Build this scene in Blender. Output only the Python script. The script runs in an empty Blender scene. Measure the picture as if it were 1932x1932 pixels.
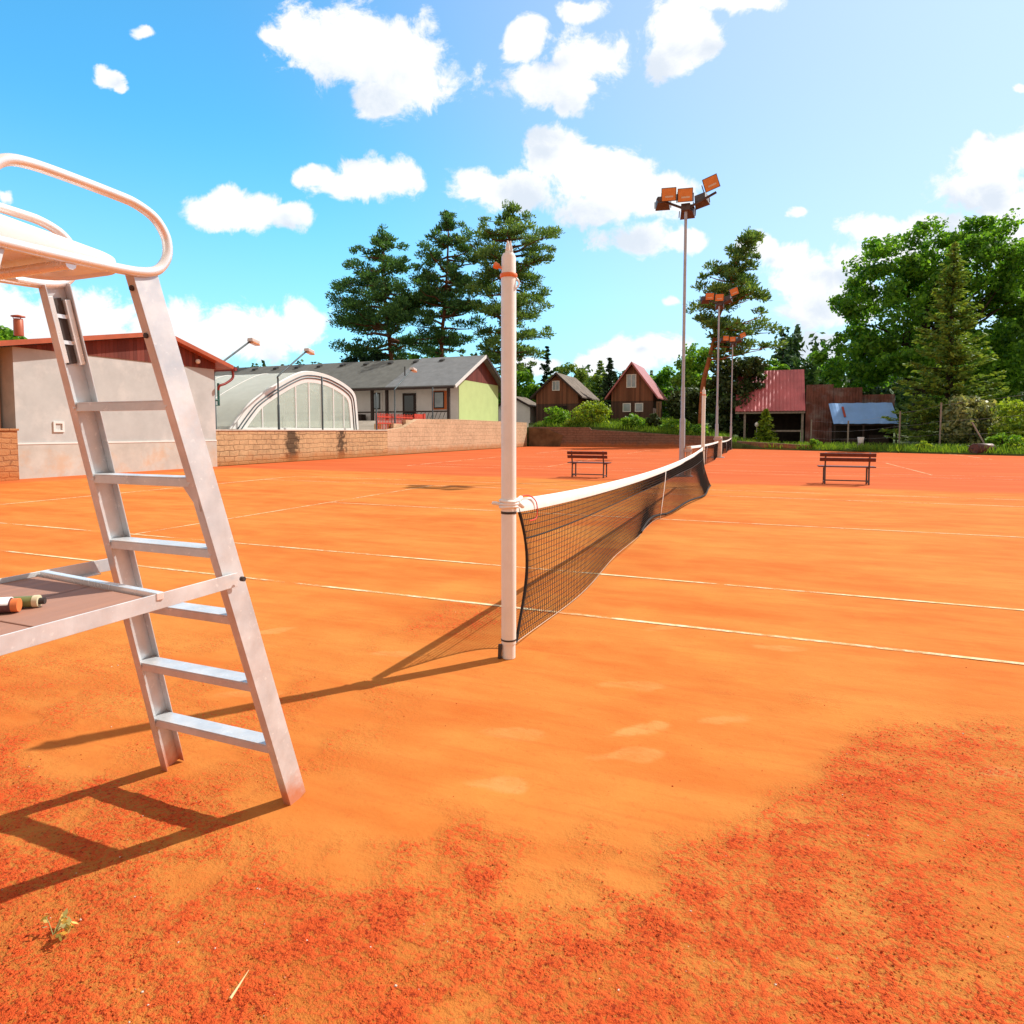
import bpy, math, random
import numpy as np
from mathutils import Vector, Matrix
R = math.radians
S = bpy.context.scene
COL = S.collection
# ------------------------------------------------------------------ camera, sky, sun, exposure
cam_d = bpy.data.cameras.new("camera"); cam = bpy.data.objects.new("camera", cam_d); COL.objects.link(cam)
cam.location = (0, 0, 1.38)
cam.rotation_euler = (R(90 - 3.4), 0, R(21.72))
cam_d.sensor_width = 36; cam_d.lens = 36 * 1190 / 1932; cam_d.shift_y = -0.0421
cam_d.clip_start = 0.05; cam_d.clip_end = 3000
S.camera = cam
SUN_EL, SUN_AZ = 46.5, 39.9          # azimuth from +Y towards +X
sun_d = bpy.data.lights.new("sun", 'SUN'); sun = bpy.data.objects.new("sun", sun_d); COL.objects.link(sun)
sun_d.energy = 4.2; sun_d.angle = R(0.55); sun_d.color = (1.0, 0.955, 0.87)
_sd = Vector((math.sin(R(SUN_AZ)) * math.cos(R(SUN_EL)), math.cos(R(SUN_AZ)) * math.cos(R(SUN_EL)), math.sin(R(SUN_EL))))
sun.rotation_euler = (-_sd).to_track_quat('-Z', 'Y').to_euler()
S.view_settings.view_transform = 'Standard'; S.view_settings.look = 'None'
S.view_settings.exposure = 0.42; S.view_settings.gamma = 1.0
S.view_settings.use_curve_mapping = False
S.cycles.max_bounces = 7; S.cycles.transparent_max_bounces = 12
S.cycles.caustics_reflective = False; S.cycles.caustics_refractive = False


class NT:
    """small node-tree writer"""
    def __init__(s, tree):
        s.t = tree; s.n = tree.nodes; s.l = tree.links
    def new(s, kind, **kw):
        n = s.n.new(kind)
        for k, v in kw.items(): setattr(n, k, v)
        return n
    def put(s, sock, v):
        if v is None: return
        if hasattr(v, 'is_output') or isinstance(v, bpy.types.NodeSocket): s.l.new(v, sock)
        else: sock.default_value = v
    def math(s, op, a, b=None, c=None, clamp=False):
        n = s.new('ShaderNodeMath', operation=op); n.use_clamp = clamp
        for i, v in enumerate((a, b, c)):
            if v is not None: s.put(n.inputs[i], v)
        return n.outputs[0]
    def vmath(s, op, a, b=None, c=None):
        n = s.new('ShaderNodeVectorMath', operation=op)
        for i, v in enumerate((a, b, c)):
            if v is not None: s.put(n.inputs[i], v)
        return n.outputs['Value'] if op in ('LENGTH', 'DOT_PRODUCT', 'DISTANCE') else n.outputs[0]
    def noise(s, vec, scale, detail=4, rough=.55, dist=0, dim='3D', lac=2.0):
        n = s.new('ShaderNodeTexNoise', noise_dimensions=dim)
        if vec is not None: s.l.new(vec, n.inputs['Vector'])
        n.inputs['Scale'].default_value = scale; n.inputs['Detail'].default_value = detail
        n.inputs['Roughness'].default_value = rough; n.inputs['Distortion'].default_value = dist
        n.inputs['Lacunarity'].default_value = lac
        return n.outputs['Fac']
    def rng(s, v, a, b, c=0., d=1., smooth=False):
        n = s.new('ShaderNodeMapRange')
        if smooth: n.interpolation_type = 'SMOOTHSTEP'
        s.put(n.inputs[0], v)
        for i, x in enumerate((a, b, c, d)): s.put(n.inputs[i + 1], x)
        return n.outputs[0]
    def mix(s, f, a, b, mode='MIX'):
        n = s.new('ShaderNodeMix', data_type='RGBA', blend_type=mode)
        s.put(n.inputs[0], f)
        s.put(n.inputs[6], a if not isinstance(a, tuple) or len(a) == 4 else a + (1,))
        s.put(n.inputs[7], b if not isinstance(b, tuple) or len(b) == 4 else b + (1,))
        return n.outputs[2]
    def sep(s, v):
        n = s.new('ShaderNodeSeparateXYZ'); s.l.new(v, n.inputs[0]); return n.outputs
    def comb(s, x, y, z):
        n = s.new('ShaderNodeCombineXYZ')
        for i, v in enumerate((x, y, z)): s.put(n.inputs[i], v)
        return n.outputs[0]


# ---- world: Nishita sky with scattered summer clouds placed by world direction
W = bpy.data.worlds.new("World"); S.world = W; W.use_nodes = True
w = NT(W.node_tree); w.n.clear()
sky = w.new('ShaderNodeTexSky', sky_type='NISHITA')
sky.sun_disc = False; sky.sun_elevation = R(SUN_EL); sky.sun_rotation = R(SUN_AZ)
sky.altitude = 300; sky.air_density = 1.0; sky.dust_density = 0.7; sky.ozone_density = 1.2
geo = w.new('ShaderNodeTexCoord').outputs['Generated']
AL = R(21.72)
heading = (-math.sin(AL), math.cos(AL), 0.0); right = (math.cos(AL), math.sin(AL), 0.0)
dfw = w.vmath('DOT_PRODUCT', geo, heading); dfw = w.math('MAXIMUM', w.math('ABSOLUTE', dfw), .05)
drt = w.vmath('DOT_PRODUCT', geo, right)
dz = w.sep(geo)[2]
PU = w.math('DIVIDE', drt, dfw); PV = w.math('DIVIDE', dz, dfw)
PP = w.comb(PU, PV, 0.0)
# clouds: bearing (tan from heading), height (tan of elevation), half width, half height
CL = [(600,80,105,62),(690,95,115,88),(775,145,108,66),(722,180,70,48),(530,72,45,22),
 (1110,105,82,56),(1045,160,88,48),(1078,195,44,32),(985,75,48,42),(1100,26,46,24),
 (1290,45,78,66),(1262,110,46,42),(1385,3,100,28),
 (680,343,98,46),(592,330,44,24),(762,335,44,40),
 (455,402,98,38),(545,408,56,26),(430,385,56,30),
 (1050,300,82,58),(1135,340,135,66),(955,358,120,44),(1225,360,95,48),(1125,395,80,36),
 (1210,452,92,38),(1290,456,52,24),
 (470,625,145,58),(565,610,64,50),(330,625,120,62),(140,600,150,60),(10,590,100,50),(220,655,280,44),
 (1520,530,95,52),(1565,560,105,54),(1605,500,66,42),(1480,485,64,36),
 (1880,300,78,50),(1850,360,90,46),(1905,400,86,42),(1935,290,50,52),(1780,425,96,28),(1650,425,76,28),(1700,470,90,40),(1900,460,120,50),
 (1190,672,94,36),(1245,660,66,28),(1120,690,70,30),(1010,690,60,22),
 (208,146,34,20),(228,160,22,18),(268,62,28,16),(1505,400,32,16),(1265,565,22,18),(1922,170,24,14),(1440,468,46,28),(1540,655,70,34),(10,368,28,20)]
def dirpx(x, y):
    th = R(3.4); cyy = 814 + 1190 * math.tan(th)
    a, b = (x - 966) / 1190, (cyy - y) / 1190
    f = math.cos(th) + b * math.sin(th); z = -math.sin(th) + b * math.cos(th)
    return a / f, z / f
grp = bpy.data.node_groups.new('cloud_field', 'ShaderNodeTree')
grp.interface.new_socket('P', in_out='INPUT', socket_type='NodeSocketVector')
grp.interface.new_socket('D', in_out='OUTPUT', socket_type='NodeSocketFloat')
g = NT(grp); gi = g.new('NodeGroupInput'); go = g.new('NodeGroupOutput')
P0 = gi.outputs[0]
warp = g.new('ShaderNodeTexNoise', noise_dimensions='3D'); g.l.new(P0, warp.inputs['Vector'])
warp.inputs['Scale'].default_value = 14; warp.inputs['Detail'].default_value = 3
wv = g.vmath('MULTIPLY_ADD', warp.outputs['Color'], (.05, .04, 0), (-.025, -.02, 0))
PW = g.vmath('ADD', P0, wv)
fld = None
for (x, y, a, b) in CL:
    u, v = dirpx(x, y); au, bv = a / 1190, b / 1190
    q = g.vmath('MULTIPLY_ADD', PW, (1 / au, 1 / bv, 0), (-u / au, -v / bv, 0))
    L = g.vmath('LENGTH', q)
    if a < 34: L = g.math('ADD', L, .32)
    fld = L if fld is None else g.math('MINIMUM', fld, L)
inside = g.math('SUBTRACT', 1.0, fld)
nb = g.noise(P0, 13, detail=11, rough=.66, dist=.35)
body = g.math('ADD', inside, g.math('MULTIPLY', g.math('SUBTRACT', nb, .455), 2.35))
g.l.new(g.math('MAXIMUM', body, -1.0), go.inputs[0])
def cloud_at(off):
    n = w.new('ShaderNodeGroup'); n.node_tree = grp
    p = PP if off is None else w.vmath('ADD', PP, off)
    w.l.new(p, n.inputs[0]); return n.outputs[0]
D0 = cloud_at(None); D1 = cloud_at((.045, .075, 0))
alpha = w.rng(D0, .02, .42, 0, 1, smooth=True)
up_mask = w.rng(dz, 0.0, .03, 0, 1)
alpha = w.math('MULTIPLY', w.math('MULTIPLY', alpha, up_mask), .97)
shade = w.rng(w.math('ADD', w.math('MULTIPLY', D1, .8), w.math('MULTIPLY', D0, .2)), .12, .95, 0, 1, smooth=True)
cl_col = w.mix(shade, (1.0, 1.0, 1.0), (.74, .80, .88))
haze = w.rng(dz, .0, .42, .55, 0, smooth=True)
near_sun = w.rng(w.vmath('DOT_PRODUCT', geo, (math.sin(R(SUN_AZ)) * .69, math.cos(R(SUN_AZ)) * .69, .725)), .25, .90, 0, 1, smooth=True)
tint = w.mix(near_sun, (.46, 1.28, 1.44), (.68, .96, 1.12))
blue = w.mix(1.0, sky.outputs[0], tint, 'MULTIPLY')
blue = w.mix(haze, blue, (3.3, 4.5, 5.4))
sunward = w.vmath('DOT_PRODUCT', geo, (math.sin(R(SUN_AZ)) * .85, math.cos(R(SUN_AZ)) * .85, .53))
glow = w.rng(sunward, .30, 1.0, 0, .55, smooth=True)
blue = w.mix(glow, blue, (3.9, 4.5, 5.5))
cl = w.mix(1.0, cl_col, (5.3, 5.35, 5.4), 'MULTIPLY')
fin = w.mix(alpha, blue, cl)
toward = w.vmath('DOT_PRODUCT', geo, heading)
fill_veil = w.math('MAXIMUM', w.rng(toward, .42, -.10, 0, 1, smooth=True), w.rng(dz, .62, .85, 0, 1, smooth=True))  # added warm-white sky out of view, behind and overhead, as fill light
fill_veil = w.math('MULTIPLY', fill_veil, w.rng(w.noise(geo, 3.0, 5, .6), .30, .50, .45, 1.0))
fin = w.mix(fill_veil, fin, (3.7, 3.1, 2.6))
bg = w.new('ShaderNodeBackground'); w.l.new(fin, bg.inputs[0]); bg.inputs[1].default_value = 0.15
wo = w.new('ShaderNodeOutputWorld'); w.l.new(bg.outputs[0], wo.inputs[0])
W.cycles.sampling_method = 'MANUAL'; W.cycles.sample_map_resolution = 256

# ------------------------------------------------------------------ materials
MATS = {}
def new_mat(name):
    m = bpy.data.materials.new(name); m.use_nodes = True
    n = NT(m.node_tree); b = n.n['Principled BSDF']
    MATS[name] = m
    return m, n, b
def objc(n): return n.new('ShaderNodeTexCoord').outputs['Object']
def bump(n, b, h, strength=.3, dist=.01):
    k = n.new('ShaderNodeBump'); k.inputs['Strength'].default_value = strength; k.inputs['Distance'].default_value = dist
    n.put(k.inputs['Height'], h); n.l.new(k.outputs[0], b.inputs['Normal'])
def plain(name, col, rough=.6, metal=0., spec=.4, var=.12, scale=6., bmp=0., bscale=60., dirt=None, bdist=.004):
    m, n, b = new_mat(name); c = objc(n)
    f = n.noise(c, scale, 5, .6)
    lo = tuple(x * (1 - var * 1.6) for x in col); hi = tuple(min(1, x * (1 + var)) for x in col)
    out = n.mix(n.rng(f, .3, .7), lo, hi)
    if dirt:
        d = n.rng(n.noise(c, dirt[1], 7, .65), dirt[2], dirt[2] + .16, 0, dirt[3])
        out = n.mix(d, out, dirt[0])
    n.l.new(out, b.inputs['Base Color']); b.inputs['Roughness'].default_value = rough
    b.inputs['Metallic'].default_value = metal; b.inputs['Specular IOR Level'].default_value = spec
    n.l.new(n.rng(n.noise(c, scale * 3, 4), .3, .7, rough * .8, min(1, rough * 1.15)), b.inputs['Roughness'])
    if bmp: bump(n, b, n.noise(c, bscale, 5, .6), bmp, bdist)
    return m
def boards(name, col, axis, width, var=.35, rough=.75, gap=.06, dirt=None):
    """board cladding: each board its own tone, joints as relief"""
    m, n, b = new_mat(name); c = objc(n); xyz = n.sep(c)
    t = n.math('DIVIDE', xyz[axis], width)
    wn = n.new('ShaderNodeTexWhiteNoise', noise_dimensions='1D'); n.l.new(n.math('FLOOR', t), wn.inputs['W'])
    k = wn.outputs['Value']
    st = [14., 14., 14.]; st[axis] = 14.
    mp = n.vmath('MULTIPLY', c, tuple(30. if i == axis else 2.5 for i in range(3)))
    gr = n.noise(mp, 1.0, 5, .6)
    tone = n.math('ADD', n.math('MULTIPLY', k, .55), n.math('MULTIPLY', gr, .45))
    out = n.mix(n.rng(tone, .2, .8), tuple(x * (1 - var) for x in col), tuple(x * (1 + var) for x in col))
    if dirt:
        out = n.mix(n.rng(n.noise(mp, .5, 6, .65), dirt[1], dirt[1] + .2, 0, dirt[2]), out, dirt[0])
    n.l.new(out, b.inputs['Base Color']); b.inputs['Roughness'].default_value = rough
    b.inputs['Specular IOR Level'].default_value = .25
    fr = n.math('FRACT', t)
    e = n.math('MINIMUM', fr, n.math('SUBTRACT', 1.0, fr))
    h = n.math('ADD', n.rng(e, 0, gap, 0, 1), n.math('MULTIPLY', gr, .2))
    bump(n, b, h, .8, .012)
    return m
def masonry(name, c1, c2, mortar, bw, bh, swap=False, stain=None, bmp=.7):
    m, n, b = new_mat(name); c = objc(n); x, y, z = n.sep(c)
    wob = n.noise(c, 2.2, 3)
    v = n.comb(n.math('ADD', x if swap else y, n.math('MULTIPLY', wob, .34)), n.math('ADD', z, n.math('MULTIPLY', n.noise(c, 1.9, 4), .16)), 0.0)
    br = n.new('ShaderNodeTexBrick'); n.l.new(v, br.inputs['Vector'])
    br.inputs['Color1'].default_value = (*c1, 1); br.inputs['Color2'].default_value = (*c2, 1); br.inputs['Mortar'].default_value = (*mortar, 1)
    br.inputs['Scale'].default_value = 1; br.inputs['Brick Width'].default_value = bw; br.inputs['Row Height'].default_value = bh
    br.inputs['Mortar Size'].default_value = .022; br.inputs['Mortar Smooth'].default_value = .5; br.inputs['Bias'].default_value = 0
    out = br.outputs['Color']
    out = n.mix(n.rng(n.noise(c, 5, 7, .65), .38, .7, 0, .75), out, tuple(a * .55 for a in c1))
    out = n.mix(n.rng(n.noise(c, .7, 4, .6), .45, .65, 0, .55), out, c2)
    if stain:
        for (pos, wd, colr, top) in stain:
            d = n.math('ABSOLUTE', n.math('SUBTRACT', n.math('ADD', x if swap else y, n.math('MULTIPLY', n.math('SUBTRACT', n.noise(c, 3.5, 5, .65), .5), 1.4)), pos))
            out = n.mix(n.rng(d, wd * .4, wd, .85, 0, smooth=True), out, colr)
    dust = n.rng(n.math('ADD', z, n.math('MULTIPLY', n.noise(c, 2., 4), .55)), .35, .75, .75, 0)
    out = n.mix(dust, out, (.50, .16, .045))
    n.l.new(out, b.inputs['Base Color']); b.inputs['Roughness'].default_value = .9; b.inputs['Specular IOR Level'].default_value = .15
    h = n.math('ADD', n.math('MULTIPLY', br.outputs['Fac'], -1.0), n.math('MULTIPLY', n.noise(c, 22, 6, .65), .9))
    bump(n, b, h, bmp, .03)
    return m
def leaf(name, col, var=.5, trans=.35, hue=.02, spec=.25, clump=1.2):
    m, n, b = new_mat(name); g_ = n.new('ShaderNodeNewGeometry'); c = objc(n)
    r = g_.outputs['Random Per Island']
    f = n.math('ADD', n.math('MULTIPLY', r, .55), n.math('MULTIPLY', n.noise(c, clump, 3), .45))
    lo = (col[0] * (1 - var) * .85, col[1] * (1 - var * .8), col[2] * (1 - var * .5)); hi = (col[0] * (1 + var * 1.3), col[1] * (1 + var), col[2] * (1 + var * .2))
    out = n.mix(n.rng(f, .25, .75), lo, hi)
    n.l.new(out, b.inputs['Base Color']); b.inputs['Roughness'].default_value = .5; b.inputs['Specular IOR Level'].default_value = spec
    tr = n.new('ShaderNodeBsdfTranslucent'); n.l.new(n.mix(1.0, out, (1.5, 1.35, .6), 'MULTIPLY'), tr.inputs[0])
    mx = n.new('ShaderNodeMixShader'); mx.inputs[0].default_value = trans
    n.l.new(b.outputs[0], mx.inputs[1]); n.l.new(tr.outputs[0], mx.inputs[2])
    n.l.new(mx.outputs[0], n.n['Material Output'].inputs[0])
    return m

def clay_material():
    m, n, b = new_mat('clay'); c = objc(n); x, y, z = n.sep(c)
    at = n.new('ShaderNodeAttribute'); at.attribute_name = 'rough'; rg = at.outputs['Fac']
    at2 = n.new('ShaderNodeAttribute'); at2.attribute_name = 'far'; far = at2.outputs['Fac']
    st = n.vmath('MULTIPLY', c, (.55, 1.5, 1))
    big = n.noise(st, .55, 5, .6); mid = n.noise(st, 2.6, 6, .62); fine = n.noise(c, 55, 5, .7); grit = n.noise(c, 190, 3, .7)
    dust = (.555, .212, .046); orange = (.510, .132, .024); red = (.70, .090, .022); deep = (.26, .026, .010)
    out = n.mix(n.rng(n.math('ADD', n.math('MULTIPLY', big, .6), n.math('MULTIPLY', mid, .4)), .38, .60), orange, dust)
    out = n.mix(n.rng(n.noise(st, .9, 6, .65), .56, .70, 0, .55), out, (.53, .115, .02))
    out = n.mix(n.math('MULTIPLY', n.rng(n.noise(c, 1.7, 5, .6), .52, .66), .30), out, (.66, .25, .05))
    # red coarse clay where the dust is swept away
    clod = n.noise(n.vmath('MULTIPLY', c, (1, 1.15, 1)), 50, 4, .64); clod2 = n.noise(c, 82, 3, .6)
    mott = n.noise(n.vmath('MULTIPLY', c, (1, 1.3, 1)), 5.5, 8, .68)
    dens = n.math('MULTIPLY', rg, n.rng(mott, .38, .62, .36, .80))
    shift = n.math('MULTIPLY', n.math('SUBTRACT', dens, .5), .40)
    rg2 = n.math('MULTIPLY', n.rng(n.math('ADD', clod, shift), .41, .58, smooth=True), n.rng(dens, .02, .15))
    pit_shade = n.math('MULTIPLY', n.rng(n.math('ADD', clod2, n.math('MULTIPLY', shift, .5)), .58, .67), n.rng(dens, .10, .35, 0, .75))  # shade of small pits put into the colour, apart from the relief
    # old footprints and drag-brush marks in the dust
    sc = n.new('ShaderNodeAttribute'); sc.attribute_name = 'scuff'
    out = n.mix(n.math('MULTIPLY', sc.outputs['Fac'], n.rng(mott, .38, .58, .35, .9)), out, (.60, .27, .085))
    out = n.mix(n.rng(n.noise(n.vmath('MULTIPLY', c, (1.2, 22, 1)), 1.0, 6, .6), .52, .66, 0, .28), out, (.50, .115, .025))
    out = n.mix(n.rng(n.noise(c, 30, 5, .7), .56, .68, 0, .30), out, (.46, .085, .020))
    out = n.mix(n.math('MULTIPLY', rg2, .92), out, n.mix(n.rng(mott, .4, .6), (.66, .125, .030), red))
    out = n.mix(pit_shade, out, deep)
    farc = n.mix(n.rng(n.noise(n.vmath('MULTIPLY', c, (.25, 1.4, 1)), .8, 5, .6), .4, .62), (.50, .100, .028), (.55, .130, .038))
    out = n.mix(far, out, farc)
    n.l.new(out, b.inputs['Base Color']); b.inputs['Roughness'].default_value = .95; b.inputs['Specular IOR Level'].default_value = .08
    h = n.math('ADD', n.math('MULTIPLY', clod, 1.1), n.math('MULTIPLY', grit, .4))
    h = n.math('MULTIPLY', h, n.math('ADD', n.math('MULTIPLY', dens, 1.0), .07))
    bump(n, b, h, 1.0, .024)
    return m
clay_material()
def line_material():
    m, n, b = new_mat('line_chalk'); c = objc(n)
    b.inputs['Roughness'].default_value = .8; b.inputs['Specular IOR Level'].default_value = .1
    n.l.new(n.mix(n.rng(n.noise(c, 9, 5, .65), .4, .65), (.72, .50, .24), (.84, .72, .50)), b.inputs['Base Color'])
    a = n.rng(n.math('ADD', n.math('MULTIPLY', n.noise(c, .9, 3, .5), .65), n.math('MULTIPLY', n.noise(c, 14, 5, .65), .35)), .39, .53, .0, .95)
    tr = n.new('ShaderNodeBsdfTransparent'); mx = n.new('ShaderNodeMixShader'); n.l.new(a, mx.inputs[0])
    n.l.new(tr.outputs[0], mx.inputs[1]); n.l.new(b.outputs[0], mx.inputs[2]); n.l.new(mx.outputs[0], n.n['Material Output'].inputs[0])
line_material()
def clear_sheet(name, col, alpha, rough=.15):
    """pale see-through polycarbonate"""
    m, n, b = new_mat(name); c = objc(n)
    f = n.noise(n.vmath('MULTIPLY', c, (1, 1.5, .35)), 1.6, 4, .6)
    n.l.new(n.mix(n.rng(f, .35, .65), tuple(x * .82 for x in col), col), b.inputs['Base Color'])
    b.inputs['Roughness'].default_value = rough; b.inputs['Specular IOR Level'].default_value = .6
    tl = n.new('ShaderNodeBsdfTranslucent'); tl.inputs[0].default_value = (*col, 1)
    m1 = n.new('ShaderNodeMixShader'); m1.inputs[0].default_value = .45
    n.l.new(b.outputs[0], m1.inputs[1]); n.l.new(tl.outputs[0], m1.inputs[2])
    tr = n.new('ShaderNodeBsdfTransparent'); tr.inputs[0].default_value = (.9, .95, .93, 1)
    m2 = n.new('ShaderNodeMixShader'); m2.inputs[0].default_value = alpha
    n.l.new(tr.outputs[0], m2.inputs[1]); n.l.new(m1.outputs[0], m2.inputs[2])
    n.l.new(m2.outputs[0], n.n['Material Output'].inputs[0])
clear_sheet('polycarbonate', (.84, .84, .76), .52, .35); clear_sheet('polycarbonate_end', (.74, .78, .66), .30, .3)

def ladder_metal():
    m, n, b = new_mat('ladder_metal'); c = objc(n); z = n.sep(c)[2]
    cl_ = n.noise(c, 7, 6, .65); sp = n.noise(c, 48, 4, .6)
    out = n.mix(n.rng(cl_, .32, .68), (.54, .555, .57), (.72, .725, .73))
    out = n.mix(n.rng(sp, .62, .70, 0, .6), out, (.86, .86, .85))
    out = n.mix(n.rng(n.noise(c, 5, 7, .68), .56, .72, 0, .32), out, (.62, .45, .36))
    dust = n.rng(n.math('ADD', z, n.math('MULTIPLY', n.noise(c, 16, 5, .65), .16)), .10, .20, .85, 0)
    out = n.mix(dust, out, (.60, .20, .07))
    n.l.new(out, b.inputs['Base Color']); b.inputs['Specular IOR Level'].default_value = .5
    n.l.new(n.rng(cl_, .3, .7, .38, .22), b.inputs['Metallic']); n.l.new(n.rng(n.noise(c, 20, 5), .3, .7, .30, .52), b.inputs['Roughness'])
    bump(n, b, n.noise(n.vmath('MULTIPLY', c, (60, 60, 5)), 1.5, 4, .6), .10, .003)
ladder_metal()
plain('tube_metal', (.86, .855, .85), .26, .40, .5, .05, 12)
plain('seat_plastic', (.86, .85, .82), .38, 0, .5, .04, 4, dirt=((.70, .55, .44), 9, .60, .25))
boards('footboard', (.36, .19, .135), 0, .30, .14, .7, .02, dirt=((.48, .23, .14), .5, .6))
plain('board_edge', (.62, .47, .31), .8, 0, .2, .15, 30)
plain('white_paint', (.80, .76, .715), .35, 0, .5, .05, 5, .05, 90, dirt=((.70, .50, .40), 4, .56, .4))
plain('white_tape', (.84, .83, .81), .7, 0, .2, .05, 8, .3, 220)
plain('black_cord', (.028, .022, .02), .8, 0, .2, .2, 30)
plain('dark_iron', (.07, .055, .05), .6, .4, .4, .2, 20)
plain('orange_plastic', (.75, .20, .06), .45, 0, .4, .1, 20)
plain('red_cord', (.70, .05, .04), .6, 0, .3, .1, 40)
plain('galv_pole', (.43, .40, .42), .45, .45, .5, .10, 4, .05, 60, dirt=((.45, .30, .24), 3, .55, .5))
plain('cream_wood', (.60, .44, .33), .75, 0, .3, .15, 6, .2, 40)
plain('lamp_housing', (.10, .075, .075), .5, .3, .4, .2, 10)
plain('lamp_lens', (.66, .28, .10), .2, 0, .6, .10, 6)  # amber base colour stands in for clay reflected in the floodlights
plain('lamp_tube', (.62, .58, .55), .3, 0, .5, .05, 6)
plain('bench_red', (.115, .022, .020), .5, 0, .45, .25, 14, .15, 60)
plain('bench_iron', (.10, .085, .085), .5, .5, .4, .2, 14)
plain('render_plaster', (.47, .49, .48), .92, 0, .15, .07, 1.3, .35, 70, dirt=((.66, .65, .62), .9, .50, .5))
plain('plinth_plaster', (.53, .51, .46), .92, 0, .15, .10, 1.6, .35, 60, dirt=((.58, .36, .20), 1.4, .50, .5))
plain('peach_render', (.62, .36, .22), .9, 0, .15, .1, 2, .2, 60)
plain('white_band', (.78, .76, .73), .8, 0, .2, .04, 5)
boards('gable_boards', (.165, .040, .026), 1, .14, .3, .65)
plain('roof_metal_red', (.44, .105, .045), .45, .1, .4, .12, 2)
plain('gutter_red', (.24, .03, .025), .4, .1, .5, .1, 5)
plain('green_pipe', (.02, .10, .075), .5, .2, .4, .15, 5)
plain('grey_green_pole', (.085, .115, .125), .5, .3, .4, .2, 5)
plain('window_dark', (.02, .022, .026), .08, 0, .8, .2, 1)
plain('window_sky', (.30, .36, .40), .10, 0, .8, .2, 1)
masonry('sandstone', (.54, .35, .19), (.62, .41, .22), (.30, .18, .10), .52, .22, stain=[(-6.6, .55, (.045, .03, .02), 1.3), (-2.9, .38, (.05, .033, .022), 1.3)])
masonry('sandstone_pale', (.58, .40, .25), (.64, .45, .29), (.46, .32, .20), .62, .28, bmp=.5)
masonry('brick_low', (.46, .20, .085), (.52, .25, .11), (.30, .13, .07), .34, .16)
masonry('block_brown', (.22, .135, .10), (.26, .16, .115), (.13, .08, .06), .60, .22, swap=True)
plain('stone_cap', (.55, .46, .38), .9, 0, .15, .12, 3, .3, 40)
plain('shingle_grey', (.150, .152, .140), .85, 0, .2, .14, 1.2, .6, 26, bdist=.02)
plain('shingle_blue', (.205, .215, .225), .85, 0, .2, .10, 1.5, .6, 26, bdist=.02)
plain('roof_vent', (.05, .05, .05), .7)
plain('hotel_white', (.80, .77, .755), .9, 0, .15, .05, 1.5)
plain('hotel_green', (.52, .62, .27), .9, 0, .15, .04, 1.2, .2, 50)
plain('dark_timber', (.045, .028, .024), .7, 0, .3, .25, 6)
plain('trim_white', (.74, .73, .71), .6, 0, .3, .04, 4)
plain('reveal_orange', (.62, .17, .06), .8, 0, .2, .06, 4)
plain('fence_red', (.52, .06, .035), .6, 0, .3, .18, 6)
plain('fence_yellow', (.68, .42, .05), .6, 0, .3, .15, 6)
boards('cottage_boards', (.19, .078, .044), 0, .16, .35, .8)
boards('cottage_boards_dark', (.085, .045, .033), 0, .16, .35, .8)
boards('cottage_side', (.15, .085, .05), 1, .18, .3, .8)
plain('cottage_roof_grey', (.19, .155, .125), .9, 0, .15, .25, 1.6, .7, 12, bdist=.03)
plain('cottage_roof_red', (.40, .13, .13), .55, 0, .35, .12, 1.2)
plain('barn_roof_red', (.60, .165, .185), .5, .05, .4, .16, .7)
plain('rusty_sheet', (.20, .085, .065), .75, .1, .25, .3, 1.2, .2, 14, dirt=((.30, .26, .25), .7, .50, .7))
plain('blue_sheet', (.16, .34, .68), .42, .2, .45, .08, .8, dirt=((.30, .07, .04), 1.0, .66, .8))
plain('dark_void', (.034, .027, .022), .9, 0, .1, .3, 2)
plain('rust_stain', (.30, .05, .03), .8)
plain('bark_pine', (.17, .075, .04), .9, 0, .15, .35, 2.5, .9, 9, bdist=.04)
plain('bark_orange', (.36, .125, .05), .85, 0, .15, .3, 2, .8, 9, bdist=.04)
plain('bark_dark', (.055, .042, .032), .92, 0, .15, .3, 2.5, .9, 9, bdist=.04)
plain('roller_iron', (.10, .06, .055), .55, .3, .4, .3, 6, dirt=((.26, .10, .06), 4, .5, .7))
plain('wood_grey', (.32, .27, .23), .85, 0, .2, .2, 8)
plain('bucket_white', (.66, .64, .62), .6)
plain('earth', (.16, .10, .055), .95, 0, .1, .3, 1.2, .6, 18, bdist=.03)
plain('soil_green', (.075, .105, .030), .95, 0, .1, .4, .9, .6, 14, bdist=.04)
plain('terrace_paving', (.36, .31, .25), .9, 0, .15, .15, 1.3)
plain('hill_green', (.05, .085, .028), .95, 0, .1, .4, .12, .5, 2, bdist=.3)
plain('clay_crumb', (.66, .115, .030), .95, 0, .08, .4, 40)
plain('pale_stone', (.72, .55, .45), .85, 0, .2, .2, 60)
plain('green_tube', (.20, .22, .075), .45, 0, .4, .1, 30)
plain('pale_cap', (.66, .58, .38), .5, 0, .4, .1, 30)
plain('handle_dark', (.13, .05, .05), .5, 0, .4, .3, 40)
plain('handle_white', (.78, .74, .72), .5, 0, .4, .08, 40)
plain('straw', (.72, .50, .25), .8)
leaf('pine_needles', (0.08, 0.185, 0.07), .6, .30, clump=.5)
leaf('pine_needles_light', (0.135, 0.24, 0.075), .6, .30, clump=.5)
leaf('linden_leaf', (0.12, 0.28, 0.036), .6, .48, clump=.45)
leaf('linden_leaf_light', (0.17, 0.34, 0.05), .5, .42, clump=.5)
leaf('spruce_needles', (.18, .275, .065), .5, .32, spec=.08, clump=.8)
leaf('dark_spruce', (0.032, 0.075, 0.038), .45, .12, clump=.7)
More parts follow.
